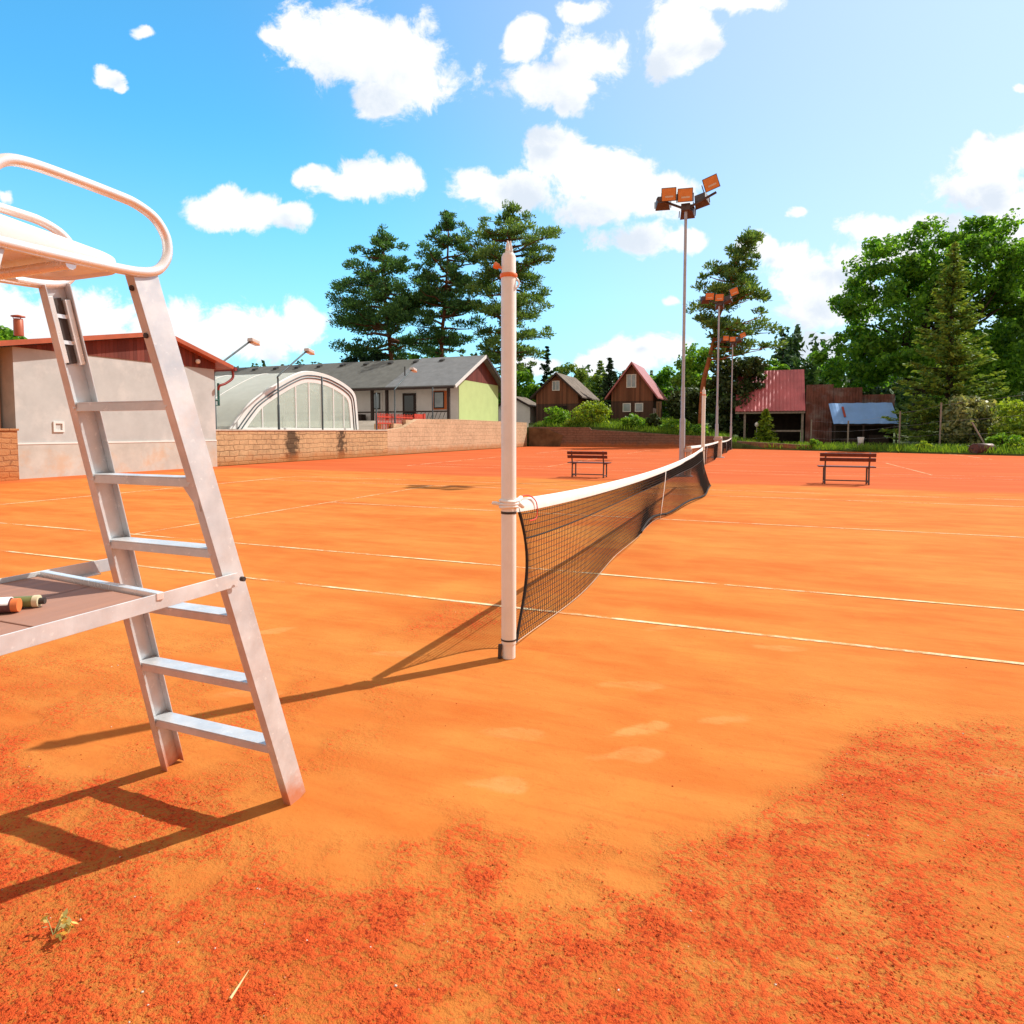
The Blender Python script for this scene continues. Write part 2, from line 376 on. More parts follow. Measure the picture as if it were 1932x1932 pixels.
leaf('bright_leaf', (0.15, 0.31, 0.035), .5, .42, clump=.7)
leaf('yellow_leaf', (0.24, 0.35, 0.045), .45, .45, clump=.7)
leaf('pale_leaf', (0.28, 0.31, 0.16), .4, .35, clump=.7)
leaf('dark_leaf', (0.05, 0.085, 0.03), .5, .2, clump=.7)
leaf('far_leaf', (0.06, 0.125, 0.05), .5, .2, clump=.12)
leaf('grass_blade', (0.15, 0.27, 0.035), .5, .4, clump=.6)
leaf('dry_sprig', (.62, .52, .20), .4, .35, clump=3)

# ------------------------------------------------------------------ mesh building
class B:
    def __init__(s): s.v = []; s.f = []; s.sm = []
    def add(s, vs, fs, smooth=False):
        o = len(s.v); s.v += [tuple(p) for p in vs]; s.f += [tuple(i + o for i in q) for q in fs]; s.sm += [smooth] * len(fs)
    def box(s, c, d, rot=None):
        h = [x / 2 for x in d]; vs = []
        for i in range(8):
            p = Vector((h[0] * (1 if i & 1 else -1), h[1] * (1 if i & 2 else -1), h[2] * (1 if i & 4 else -1)))
            if rot is not None: p = rot @ p
            vs.append(p + Vector(c))
        s.add(vs, [(0, 2, 3, 1), (4, 5, 7, 6), (0, 1, 5, 4), (2, 6, 7, 3), (0, 4, 6, 2), (1, 3, 7, 5)]); return s
    def beam(s, p, q, wd, ht, up=(0, 0, 1)):
        p, q = Vector(p), Vector(q); d = (q - p); L = d.length; d.normalize()
        sd = d.cross(Vector(up)).normalized(); u = sd.cross(d)
        return s.box((p + q) / 2, (wd, L, ht), Matrix((sd, d, u)).transposed())
    def bar(s, x0, x1, y0, y1, z0, z1): return s.box(((x0 + x1) / 2, (y0 + y1) / 2, (z0 + z1) / 2), (x1 - x0, y1 - y0, z1 - z0))
    def tube(s, pts, r, n=10, cap=True, smooth=True):
        pts = [Vector(p) for p in pts]; rs = r if isinstance(r, (list, tuple)) else [r] * len(pts)
        rings = []; prev = None
        for i, p in enumerate(pts):
            a = pts[max(0, i - 1)]; c = pts[min(len(pts) - 1, i + 1)]; d = (c - a).normalized()
            if prev is None:
                prev = d.cross(Vector((0, 0, 1)) if abs(d.z) < .9 else Vector((1, 0, 0))).normalized()
            prev = (prev - d * prev.dot(d)).normalized(); bn = d.cross(prev)
            rings.append([p + (prev * math.cos(6.28319 * k / n) + bn * math.sin(6.28319 * k / n)) * rs[i] for k in range(n)])
        vs = [p for g_ in rings for p in g_]; fs = []
        for i in range(len(rings) - 1):
            for k in range(n): fs.append((i * n + k, i * n + (k + 1) % n, (i + 1) * n + (k + 1) % n, (i + 1) * n + k))
        s.add(vs, fs, smooth)
        if cap: s.add(rings[0], [tuple(range(n - 1, -1, -1))]); s.add(rings[-1], [tuple(range(n))])
        return s
    def lathe(s, prof, c=(0, 0, 0), n=20):
        return s.tube_z([(r, z) for r, z in prof], c, n)
    def tube_z(s, prof, c, n):
        vs = []; fs = []
        for r, z in prof:
            for k in range(n): vs.append((c[0] + r * math.cos(6.28319 * k / n), c[1] + r * math.sin(6.28319 * k / n), c[2] + z))
        for i in range(len(prof) - 1):
            for k in range(n): fs.append((i * n + k, i * n + (k + 1) % n, (i + 1) * n + (k + 1) % n, (i + 1) * n + k))
        s.add(vs, fs, True)
        m = len(prof) - 1
        s.add(vs[:n], [tuple(range(n - 1, -1, -1))]); s.add(vs[m * n:], [tuple(range(n))]); return s
    def prism(s, poly, ext):
        """closed polygon (3D points) swept by vector ext"""
        n = len(poly); e = Vector(ext); a = [Vector(p) for p in poly]; vs = a + [p + e for p in a]
        s.add(vs, [tuple(range(n - 1, -1, -1)), tuple(range(n, 2 * n))] + [(i, (i + 1) % n, n + (i + 1) % n, n + i) for i in range(n)]); return s
    def quad(s, *p): s.add(p, [tuple(range(len(p)))]); return s
    def build(s, name, mt, parent=None, bevel=0., solid=0., kind=None):
        me = bpy.data.meshes.new(name)
        off = Vector((0, 0, 0))
        if parent is not None: off = ORG[parent.name]
        me.from_pydata([tuple(Vector(p) - off) for p in s.v], [], s.f)
        me.polygons.foreach_set('use_smooth', s.sm); me.update()
        return link_mesh(name, me, mt, parent, bevel, solid, kind)
def each(b, name, mt, parent, **k):
    """every loose piece of a builder becomes an object of its own"""
    par = list(range(len(b.v)))
    def fi(i):
        while par[i] != i: par[i] = par[par[i]]; i = par[i]
        return i
    for f in b.f:
        for j in f[1:]: par[fi(j)] = fi(f[0])
    key = {}
    for i, v in enumerate(b.v):                       # weld equal points (tube caps)
        q = tuple(round(float(c), 5) for c in v)
        if q in key: par[fi(i)] = fi(key[q])
        else: key[q] = i
    groups = {}
    for f, sm_f in zip(b.f, b.sm): groups.setdefault(fi(f[0]), []).append((f, sm_f))
    out = []
    for fs in groups.values():
        c = B(); used = sorted({i for f, _ in fs for i in f}); mp = {i: n_ for n_, i in enumerate(used)}
        c.v = [b.v[i] for i in used]; c.f = [tuple(mp[i] for i in f) for f, _ in fs]; c.sm = [q for _, q in fs]
        out.append(c.build(name, mt, parent, **k))
    return out
ORG = {}
def link_mesh(name, me, mt, parent=None, bevel=0., solid=0., kind=None):
    o = bpy.data.objects.new(name, me); COL.objects.link(o)
    me.materials.append(MATS[mt])
    if parent is not None: o.parent = parent; ORG[o.name] = ORG[parent.name]
    else: ORG[o.name] = Vector((0, 0, 0))
    if solid: k = o.modifiers.new('thick', 'SOLIDIFY'); k.thickness = solid; k.offset = 0
    if bevel: k = o.modifiers.new('bevel', 'BEVEL'); k.width = bevel; k.segments = 2; k.limit_method = 'ANGLE'; k.angle_limit = R(40)
    if kind: o['kind'] = kind
    return o
def thing(name, label, cat, loc=(0, 0, 0), group=None):
    o = bpy.data.objects.new(name, None); COL.objects.link(o); o.location = loc; o.empty_display_size = .2
    o['label'] = label; o['category'] = cat
    if group: o['group'] = group
    ORG[o.name] = Vector(loc); return o
def tag(o, label, cat, group=None, kind=None):
    o['label'] = label; o['category'] = cat
    if group: o['group'] = group
    if kind: o['kind'] = kind
    return o
def copy_thing(o, loc, label, rz=None):
    c = o.copy(); COL.objects.link(c); c.location = loc; c['label'] = label
    if rz is not None: c.rotation_euler.z = rz
    for ch in list(o.children):
        d = ch.copy(); COL.objects.link(d); d.parent = c
        for e in list(ch.children):
            h = e.copy(); COL.objects.link(h); h.parent = d
    return c
def arr_mesh(name, V, F, k):
    """numpy verts (n,3) and faces (m,k) -> mesh"""
    me = bpy.data.meshes.new(name); V = np.ascontiguousarray(V, dtype=np.float32); F = np.ascontiguousarray(F, dtype=np.int32)
    me.vertices.add(len(V)); me.vertices.foreach_set('co', V.ravel())
    me.loops.add(F.size); me.loops.foreach_set('vertex_index', F.ravel())
    me.polygons.add(len(F)); me.polygons.foreach_set('loop_start', np.arange(0, F.size, k, dtype=np.int32))
    me.update(calc_edges=True); me.validate(); return me
def vnoise(x, y, seed):
    xi = np.floor(x).astype(np.int64); yi = np.floor(y).astype(np.int64); fx = x - xi; fy = y - yi
    fx = fx * fx * (3 - 2 * fx); fy = fy * fy * (3 - 2 * fy)
    def h(a, b):
        k = (a * 374761393 + b * 668265263 + seed * 974634777) & 0x7fffffff
        k = ((k ^ (k >> 13)) * 1274126177) & 0x7fffffff
        return ((k ^ (k >> 16)) & 0xffff) / 65535.0
    return (h(xi, yi) * (1 - fx) + h(xi + 1, yi) * fx) * (1 - fy) + (h(xi, yi + 1) * (1 - fx) + h(xi + 1, yi + 1) * fx) * fy
def fbm(x, y, sc, oct_, seed, g_=.55):
    t = 0; a = 1; n = 0
    for i in range(oct_): t = t + a * vnoise(x * sc, y * sc, seed + i * 17); n += a; a *= g_; sc *= 2.03
    return t / n

# ------------------------------------------------------------------ the setting: ground, clay, lines, terraces
B().quad((-900, -60, -.03), (900, -60, -.03), (900, 1400, -.03), (-900, 1400, -.03)).build('ground', 'soil_green', kind='structure')

def sm(t): t = np.clip(t, 0, 1); return t * t * (3 - 2 * t)
def rough_mask(X, Y):
    n1 = fbm(X, Y, .9, 5, 3); n2 = fbm(X, Y, 3.2, 4, 11)
    # swept dust tongue in the middle of the foreground; coarse clay near and to the right
    n3 = fbm(X, Y, 7.5, 3, 29)
    lim = np.interp(X, [-4, -2.2, -1.6, -.9, -.35, .0, .45, 1.1, 2.6], [1.9, 1.8, 1.86, 2.08, 2.28, 2.55, 3.3, 3.55, 3.7])
    a = sm((lim - Y + (n1 - .5) * 1.0 + (n2 - .5) * .8 + (n3 - .5) * .3) / .42)
    a = a * (.68 + .32 * sm((.72 - n2 * .5 - n3 * .5) / .14))
    a = np.maximum(a, .45 * sm((n1 - .60) / .12) * sm((4.6 - Y) / 1.2))
    left = sm((-1.35 - X) / .5) * sm((3.6 - Y) / 1.4); a = a * (1 - .12 * sm((-1.1 - X) / .6)) * (1 - .22 * sm((X - .1) / .8)); a = np.maximum(a, left * sm((n2 - .42) / .18) * .48)
    near_net = sm((.55 - np.abs(X + 1.75 + .25 * (Y < 4.5))) / .35) * sm((17 - Y) / 2) * sm((Y - 2.7) / .5); a = np.maximum(a, near_net * sm((n1 - .36) / .2) * .62)
    return np.clip(a, 0, 1)
xs = np.concatenate([np.linspace(-20.0, -4.2, 60)[:-1], np.linspace(-4.2, 2.6, 380)[:-1], np.linspace(2.6, 24, 70)])
ys = np.concatenate([np.linspace(-9, .6, 20)[:-1], np.linspace(.6, 4.6, 260)[:-1], np.linspace(4.6, 58, 150)])
GX, GY = np.meshgrid(xs, ys); fx_, fy_ = GX.ravel(), GY.ravel()
rm = rough_mask(fx_, fy_)
near = sm((5.2 - fy_) / 1.5) * sm((3.2 - fx_) / .6) * sm((fx_ + 4.8) / .6)
hz = ((fbm(fx_, fy_, 22, 4, 71, .6) - .5) * .011 * rm + (fbm(fx_, fy_, 2.2, 3, 5) - .5) * .010) * near
V = np.stack([fx_, fy_, hz], 1); nx = len(xs)
idx = np.arange(len(V)).reshape(len(ys), nx)
F = np.stack([idx[:-1, :-1], idx[:-1, 1:], idx[1:, 1:], idx[1:, :-1]], -1).reshape(-1, 4)
me = arr_mesh('clay_court', V, F, 4)
me.polygons.foreach_set('use_smooth', np.ones(len(F), dtype=bool))
me.attributes.new('rough', 'FLOAT', 'POINT').data.foreach_set('value', rm.astype(np.float32))
edge = 17.0 + (fbm(fx_, fy_ * 0, .35, 3, 9) - .5) * 1.2 - .06 * fx_
fr = sm((fy_ - edge) / .5); fr = np.maximum(fr, .8 * sm((fx_ * -1 - 18.2 + (fbm(fx_, fy_, .5, 3, 8) - .5) * 1.5) / .6))
me.attributes.new('far', 'FLOAT', 'POINT').data.foreach_set('value', fr.astype(np.float32))
sc_ = np.zeros(len(V)); rq = np.random.RandomState(14)
feet = [(-1.02, 2.62, .25), (-.52, 2.85, .75), (-.12, 3.13, .6), (-.95, 2.2, .3), (.1, 4.3, .2), (.95, 3.05, .5), (-2.5, 2.5, .5), (-2.1, 3.3, .3)]
feet += [(rq.uniform(-3.2, 1.8), rq.uniform(2.6, 5.0), rq.uniform(-.4, .9)) for _ in range(5)]
for (x, y, a_) in feet:
    ca, sa = math.cos(a_), math.sin(a_); dx, dy = fx_ - x, fy_ - y
    u_ = (dx * ca + dy * sa) / .15; v_ = (-dx * sa + dy * ca) / (.052 + .012 * np.sin(u_ * 2.5))
    sc_ = np.maximum(sc_, sm((1.15 + (fbm(fx_, fy_, 9, 3, 40) - .5) * 1.3 - np.sqrt(u_ * u_ + v_ * v_)) / .4) * rq.uniform(.45, .95))
me.attributes.new('scuff', 'FLOAT', 'POINT').data.foreach_set('value', sc_.astype(np.float32))
link_mesh('clay_court', me, 'clay', kind='structure')

NX = -1.42                     # net line of the courts
lb = B()
def hline(y, x0, x1, wd=.04, z=.0045, n=1): lb.quad((x0, y - wd / 2, z), (x1, y - wd / 2, z), (x1, y + wd / 2, z), (x0, y + wd / 2, z))
def vline(x, y0, y1, wd=.04, z=.0045): lb.quad((x - wd / 2, y0, z), (x + wd / 2, y0, z), (x + wd / 2, y1, z), (x - wd / 2, y1, z))
for k, cy_ in enumerate((10.03, 27.5, 43.1)):
    h = 5.5 if k == 0 else 5.485
    for d in (-h, -4.115, 4.115, h): hline(cy_ + d, NX - 11.885, NX + 11.885)
    hline(cy_, NX - 6.4, NX + 6.4, z=.0046)
    for sx in (-1, 1):
        vline(NX + sx * 6.4, cy_ - 4.09, cy_ + 4.09, z=.0047); vline(NX + sx * 11.91, cy_ - h, cy_ + h, .07, z=.0047)
lb.build('court_lines', 'line_chalk', kind='structure')

# upper terrace (pool, hotel) behind the retaining wall, and bank below the cottages
tb = B()
tb.prism([(-20.62, 19.0, -.02), (-20.62, 19.0, 1.42), (-20.62, 34.2, 1.46), (-20.62, 36, 2.1), (-20.62, 56, 2.2), (-20.62, 56, -.02)], (-140, 0, 0))
tb.build('terrace', 'terrace_paving', kind='structure')
tb = B()
bank = []
for i, x in enumerate(np.linspace(-60, 60, 61)):
    top = 1.75 if x < -14 else max(.25, 1.75 - (x + 14) * .093)
    if x > -2.2: top = max(.10, .55 - (x + 2.2) * .2)
    far_ = 2.25 if x < -8 else max(.30, 2.25 - (x + 8) * .28)
    y0 = 55.45 if x < -2.2 else 53.2 - max(0, min(x, 14) + 2.2) * .62
    bank.append([(x, y0, -.02), (x, y0 + .02, top), (x, max(60.5, y0 + 6), far_), (x, 90, far_ + .3), (x, 150, 3.0)])
vs = [p for r_ in bank for p in r_]; fs = []
for i in range(len(bank) - 1):
    for k in range(4): a = i * 5 + k; fs.append((a, a + 5, a + 6, a + 1))
tb.add(vs, fs, True); tb.build('grass_bank', 'soil_green', kind='structure')
hb = B(); vs = []; fs = []
hx = np.linspace(-420, 420, 43)
for x in hx:
    for (y, z) in ((150, 1.5), (190, 7 + 2.5 * math.sin(x * .02)), (260, 17 + 5 * math.sin(x * .013 + 1)), (420, 24 + 6 * math.sin(x * .009)), (900, 20)): vs.append((x, y, z))
for i in range(len(hx) - 1):
    for k in range(4): a = i * 5 + k; fs.append((a, a + 5, a + 6, a + 1))
hb.add(vs, fs, True); hb.build('hills', 'hill_green', kind='structure')

# loose clay crumbs and pale grit on the coarse foreground
rs = np.random.RandomState(4)
def pebbles(name, n, smin, smax, mt, seed, use_mask=True, z=.001):
    r_ = np.random.RandomState(seed)
    px = r_.uniform(-4.0, 2.6, n); py = .75 + (r_.rand(n) ** 1.5) * 3.9
    if use_mask:
        k = r_.rand(n) < (rough_mask(px, py) ** 2.6 * .95 + .002); px, py = px[k], py[k]
    m = len(px); sz = smin + (smax - smin) * r_.rand(m) ** 3
    base = np.array([(1, 0, 0), (-1, 0, 0), (0, 1, 0), (0, -1, 0), (0, 0, .75), (0, 0, -.5)], float)
    jit = base[None] * (1 + (r_.rand(m, 6, 1) - .5) * .7) + (r_.rand(m, 6, 3) - .5) * .5
    ang = r_.rand(m) * 6.28; ca, sa = np.cos(ang), np.sin(ang)
    rx = jit[..., 0] * ca[:, None] - jit[..., 1] * sa[:, None]; ry = jit[..., 0] * sa[:, None] + jit[..., 1] * ca[:, None]
    VV = np.stack([rx, ry, jit[..., 2]], -1) * sz[:, None, None] + np.stack([px, py, np.full(m, z)], 1)[:, None]
    ft = np.array([(0, 2, 4), (2, 1, 4), (1, 3, 4), (3, 0, 4), (2, 0, 5), (1, 2, 5), (3, 1, 5), (0, 3, 5)])
    FF = (np.arange(m) * 6)[:, None, None] + ft[None]
    return link_mesh(name, arr_mesh(name, VV.reshape(-1, 3), FF.reshape(-1, 3), 3), mt)
o = pebbles('clay_crumbs', 150000, .0011, .0040, 'clay_crumb', 21); o['kind'] = 'stuff'
o = pebbles('pale_grit', 1500, .0012, .0046, 'pale_stone', 8); o['kind'] = 'stuff'

# ------------------------------------------------------------------ umpire chair (faces along the net)
uc = thing('umpire_chair', 'tall aluminium umpire chair with ladder, white plastic seat and brown shelf beside the net', 'umpire chair', (-1.92, 1.2, 0))
def ladder_y(z): return 1.83 + (1.335 - 1.83) * z / 1.83
def rail_x(z, sx): return (-1.592 - .085 * z / 1.83) if sx > 0 else (-2.248 + .16 * z / 1.83)
for sx in (1, -1):                                   # channel rails: web plus two flanges, open towards the rungs
    for side in (0, 1):
        b = B(); n_ = 1
        def yy(z): return ladder_y(z) if side == 0 else .93 - (.93 - .40) * (1.83 - z) / 1.83
        z0, z1 = 0.0, (1.842 if side == 0 else 1.825)
        p0, p1 = Vector((rail_x(z0, sx), yy(z0), z0)), Vector((rail_x(z1, sx), yy(z1), z1))
        d = (p1 - p0).normalized(); xv = Vector((1, 0, 0)); xv = (xv - d * xv.dot(d)).normalized(); fv = xv.cross(d) * -1
        def slab(x0, x1, f0, f1):
            q = []
            for p in (p0, p1):
                for (a, c) in ((x0, f0), (x1, f0), (x1, f1), (x0, f1)): q.append(p + xv * a + fv * c)
            b.add(q, [(3, 2, 1, 0), (4, 5, 6, 7), (0, 1, 5, 4), (1, 2, 6, 5), (2, 3, 7, 6), (3, 0, 4, 7)])
        t = .004; wd = .041
        slab(-.002, .002, -wd, wd)
        i0, i1 = (-.030, -.002) if sx > 0 else (.002, .030)
        slab(i0, i1, -wd, -wd + t); slab(i0, i1, wd - t, wd)
        b.build('rail', 'ladder_metal', uc, bevel=.0012)
for z in (.25, .503, .76, .998, 1.235, 1.475):
    y = ladder_y(z); x0, x1 = rail_x(z, -1) + .003, rail_x(z, 1) - .003
    b = B(); b.bar(x0, x1, y - .034, y + .034, z - .004, z); b.bar(x0, x1, y - .0345, y - .0305, z - .030, z - .0042); b.bar(x0, x1, y + .0305, y + .0345, z - .024, z - .0042)
    rg_ = b.build('rung', 'ladder_metal', uc, bevel=.001)
    q = B()
    for xx in (x0 + .02, x1 - .02): q.tube([(xx, y - .0385, z - .016), (xx, y - .034, z - .016)], .006, 8)
    each(q, 'rivet', 'ladder_metal', rg_)
    if abs(z - 1.235) < .01:
        b = B(); b.prism([(x1 + .001, y - .030, z - .031), (x1 - .055, y - .030, z - .031), (x1 + .001, y - .018, z - .11)], (0, .004, 0)); b.build('gusset', 'ladder_metal', uc)
for z in (.45, 1.0):
    y = .93 - (.93 - .40) * (1.83 - z) / 1.83
    B().bar(rail_x(z, -1) + .003, rail_x(z, 1) - .003, y - .02, y + .02, z - .02, z).build('brace', 'ladder_metal', uc, bevel=.001)
def arc(pts, n=10):                                  # Catmull-Rom through points
    P_ = [Vector(p) for p in pts]; out = []
    for i in range(len(P_) - 1):
        a, b_, c, d = P_[max(i - 1, 0)], P_[i], P_[i + 1], P_[min(i + 2, len(P_) - 1)]
        for k in range(n):
            t = k / n; out.append(.5 * ((2 * b_) + (c - a) * t + (2 * a - 5 * b_ + 4 * c - d) * t * t + (3 * b_ - a - 3 * c + d) * t ** 3))
    out.append(P_[-1]); return out
loop = [(.80, 1.825), (.96, 1.824), (1.09, 1.826), (1.24, 1.831), (1.32, 1.838), (1.372, 1.856), (1.402, 1.893), (1.409, 1.932), (1.399, 1.970), (1.366, 2.006), (1.31, 2.026), (1.25, 2.031), (1.10, 2.033), (1.02, 2.030), (.975, 2.018), (.945, 1.99), (.93, 1.95), (.93, 1.83)]
for x in (-1.674, -2.084):
    B().tube(arc([(x, y, z) for y, z in loop], 6), .0142, 14).build('armrest', 'tube_metal', uc)
B().tube([(-2.084, 1.12, 1.812), (-1.674, 1.12, 1.812)], .014, 10).build('cross_tube', 'tube_metal', uc)
B().tube([(-2.084, .84, 1.82), (-1.674, .84, 1.82)], .014, 10).build('cross_tube', 'tube_metal', uc)
# seat: moulded white shell with a rolled rim, and the foot of its backrest
def rrect(x0, x1, y0, y1, rf, rb, n=9):
    out = []
    for (cx_, cy_, a0, r_) in ((x1 - rf, y1 - rf, 0, rf), (x0 + rf, y1 - rf, 90, rf), (x0 + rb, y0 + rb, 180, rb), (x1 - rb, y0 + rb, 270, rb)):
        for k in range(n): a_ = R(a0 + 90 * k / (n - 1)); out.append((cx_ + r_ * math.cos(a_), cy_ + r_ * math.sin(a_)))
    return out
ol = rrect(-2.058, -1.700, .86, 1.318, .105, .05); m_ = len(ol); cx_, cy_ = -1.879, 1.08
rings = [(.0, 1.834), (.45, 1.834), (.86, 1.838), (.93, 1.842), (.955, 1.836), (.985, 1.834), (1.0, 1.842), (1.0, 1.858), (.985, 1.872), (.95, 1.876), (.88, 1.868), (.6, 1.856), (.0, 1.850)]
vs = []; fs = []
for (k, z) in rings:
    for (x, y) in ol:
        yy_ = cy_ + (y - cy_) * k; xx_ = cx_ + (x - cx_) * k
        vs.append((xx_, yy_, z + (.034 * max(0, (1.30 - yy_) / .42) ** 1.6 if z > 1.846 else .004)))
for i in range(len(rings) - 1):
    for k in range(m_): fs.append((i * m_ + k, i * m_ + (k + 1) % m_, (i + 1) * m_ + (k + 1) % m_, (i + 1) * m_ + k))
b = B(); b.add(vs, fs, True); b.build('seat', 'seat_plastic', uc)
b = B(); vs = []; fs = []
for j in range(13):
    k = j / 12
    for i in range(13):
        q = i / 12 * 2 - 1; vs.append((-1.879 + q * (.170 - .03 * k ** 2), .895 - .10 * k + .045 * abs(q) ** 2 - .03 * math.sin(k * 3.14), 1.905 + .36 * k))
for j in range(12):
    for i in range(12): a_ = j * 13 + i; fs.append((a_, a_ + 1, a_ + 14, a_ + 13))
b.add(vs, fs, True); b.build('backrest', 'seat_plastic', uc, solid=.008)
for x in (-1.99, -1.77): B().tube([(x, .86, 1.85), (x, .845, 1.95), (x, .80, 2.10)], .009, 8).build('back_strut', 'tube_metal', uc)
# sleeve in the head of the far rail, with a dark strip standing in for its shaded gap
zz = (1.60, 1.80); yA = [ladder_y(z) for z in zz]; xA = [rail_x(z, -1) for z in zz]
for dy, nm, mt in ((-.027, 'sleeve', 'tube_metal'), (.027, 'sleeve', 'tube_metal'), (0, 'slot_shade', 'dark_iron')):
    w_ = .018 if nm == 'sleeve' else .030
    B().beam((xA[0] + (.012 if nm == 'sleeve' else .006), yA[0] + dy, zz[0]), (xA[1] + (.012 if nm == 'sleeve' else .006), yA[1] + dy, zz[1]), .016 if nm == 'sleeve' else .006, w_, (1, 0, 0) if 0 else (0, 1, 0)).build(nm, mt, uc, bevel=.001)
for z in (1.66, 1.74):
    B().bar(rail_x(z, -1) + .009, rail_x(z, -1) + .012, ladder_y(z) - .016, ladder_y(z) + .016, z, z + .012).build('slot_bridge', 'tube_metal', uc)
for z in (1.79, 1.66): B().tube([(rail_x(z, 1) - .016, ladder_y(z) - .048, z), (rail_x(z, 1) - .016, ladder_y(z) - .040, z)], .008, 8).build('bolt', 'dark_iron', uc)
# shelf under the seat, carried by two flat arms
for (p, q) in (((-1.618, 1.590, .888), (-1.592, .60, .897)), ((-2.224, 1.590, .892), (-2.232, .60, .897))):
    d = B(); sgn = 1 if p[0] > -2 else -1
    d.beam(p, q, .004, .046); a_, c_ = Vector(p), Vector(q)
    d.beam(a_ + Vector((-.016 * sgn, -.06, -.021)), c_ + Vector((-.016 * sgn, 0, -.021)), .030, .004)
    d.build('shelf_arm', 'ladder_metal', uc, bevel=.001)
B().tube([(-1.600, 1.588, .892), (-1.586, 1.588, .892)], .008, 10).build('bolt', 'dark_iron', uc)
B().beam((-2.218, 1.352, .906), (-1.604, 1.29, .906), .022, .022).build('shelf_bar', 'tube_metal', uc, bevel=.002)
sf = B(); sf.prism([(-2.222, 1.336, .880), (-1.622, 1.276, .880), (-1.616, .98, .880), (-2.226, .98, .880)], (0, 0, .022)); sf.build('shelf_board', 'footboard', uc, bevel=.003)
sf = B(); sf.prism([(-2.226, .975, .880), (-1.616, .975, .880), (-1.610, .62, .880), (-2.23, .62, .880)], (0, 0, .022)); sf.build('shelf_board', 'footboard', uc, bevel=.003)
sf = B(); sf.beam((-1.6195, 1.272, .891), (-1.6135, .982, .891), .004, .0218); sf.beam((-1.6135, .974, .891), (-1.6075, .62, .891), .004, .0218); sf.build('board_edge', 'board_edge', uc)

# small things lying on the shelf
gt = thing('tube', 'short olive green tube with pale cap lying on the brown shelf', 'tube', (-1.835, 1.075, .921))
B().tube([(-1.912, 1.033, .9185), (-1.835, 1.090, .9185)], .0155, 14).build('body', 'green_tube', gt, bevel=.002)
B().tube([(-1.835, 1.090, .9185), (-1.824, 1.098, .9185)], .0168, 14).build('cap', 'pale_cap', gt, bevel=.002)
B().tube([(-1.824, 1.098, .9185), (-1.813, 1.106, .9185)], .009, 10).build('nozzle', 'dark_iron', gt)
hd = thing('roll', 'white and dark banded roll with orange end lying beside the green tube', 'roll', (-1.87, 1.02, .927))
B().tube([(-1.98, .917, .922), (-1.832, 1.036, .922)], .0185, 16).build('body', 'handle_dark', hd, bevel=.002)
b = B(); ax = Vector((.148, .119, 0)).normalized(); up_ = Vector((0, 0, 1)); sd_ = ax.cross(up_)
a0, a1 = Vector((-1.98, .917, .922)), Vector((-1.834, 1.034, .922)); vs = []
for p in (a0, a1):
    for k in range(9):
        an = R(15 + 150 * k / 8); vs.append(p + (sd_ * math.cos(an) + up_ * math.sin(an)) * .0210)
b.add(vs, [(k, k + 1, k + 10, k + 9) for k in range(8)], True); b.build('white_strip', 'handle_white', hd, solid=.003)
B().tube([(-1.832, 1.036, .922), (-1.820, 1.0457, .922)], .0178, 16).build('end_cap', 'orange_plastic', hd, bevel=.003)

# ------------------------------------------------------------------ tennis nets and posts
def net_post(loc, label, full):
    t = thing('net_post', label, 'net post', loc, 'white posts of the nearest net')
    x, y, _ = loc
    B().lathe([(.041, 0.0), (.041, .09)], loc, 16).build('socket', 'white_paint', t)
    B().tube([(x - .045, y - .035, .0), (x - .043, y - .033, .085)], .013, 8).build('bolt', 'dark_iron', t)
    B().lathe([(.0455, .09), (.0455, 2.305), (.0425, 2.312), (.0425, 2.405), (.034, 2.425)], loc, 24).build('pole', 'white_paint', t)
    B().lathe([(.0475, .885), (.0475, .900)], loc, 24).build('band', 'dark_iron', t)
    B().lathe([(.049, 2.285), (.052, 2.292), (.052, 2.302), (.049, 2.309)], loc, 24).build('clamp_ring', 'orange_plastic', t)
    B().lathe([(.0475, .108), (.0475, .118)], loc, 24).build('band', 'dark_iron', t)
    c = B()
    for a in (.2, 2.3, 4.4):
        q = Vector((math.cos(a), math.sin(a), 0)) * .026
        c.prism([Vector(loc) + q * .4 + Vector((-.020, 0, 2.405)), Vector(loc) + q * .4 + Vector((.020, 0, 2.405)), Vector(loc) + q * .4 + Vector((.003, 0, 2.50)), Vector(loc) + q * .4 + Vector((-.003, 0, 2.50))], (0, .006, 0))
    c.tube([(x - .012, y, 2.455), (x + .012, y, 2.455)], .018, 12); c.build('pulley_cap', 'white_paint', t)
    k = B(); d = Vector((-.90, -.35, .42)).normalized(); o_ = Vector((x, y, 2.325))
    k.tube([o_ + d * .035, o_ + d * .062], .008, 8); k.tube([o_ + d * .060, o_ + d * .066, o_ + d * .090, o_ + d * .096], [.012, .017, .020, .012], 10)
    k.build('knob', 'orange_plastic', t)
    k = B(); k.tube(arc([(x + .044, y + .006, 2.285), (x + .060, y + .010, 2.262), (x + .060, y + .010, 2.240), (x + .044, y + .006, 2.222)], 4), .005, 8); k.build('eyelet', 'white_paint', t)
    return t
PY0, PY1 = 3.511, 16.62
net_post((NX, PY0, 0), 'near white round net post with orange clamp knob, taller than the net', True)
net_post((NX, PY1, 0), 'far white net post at the other end of the nearest net', True)

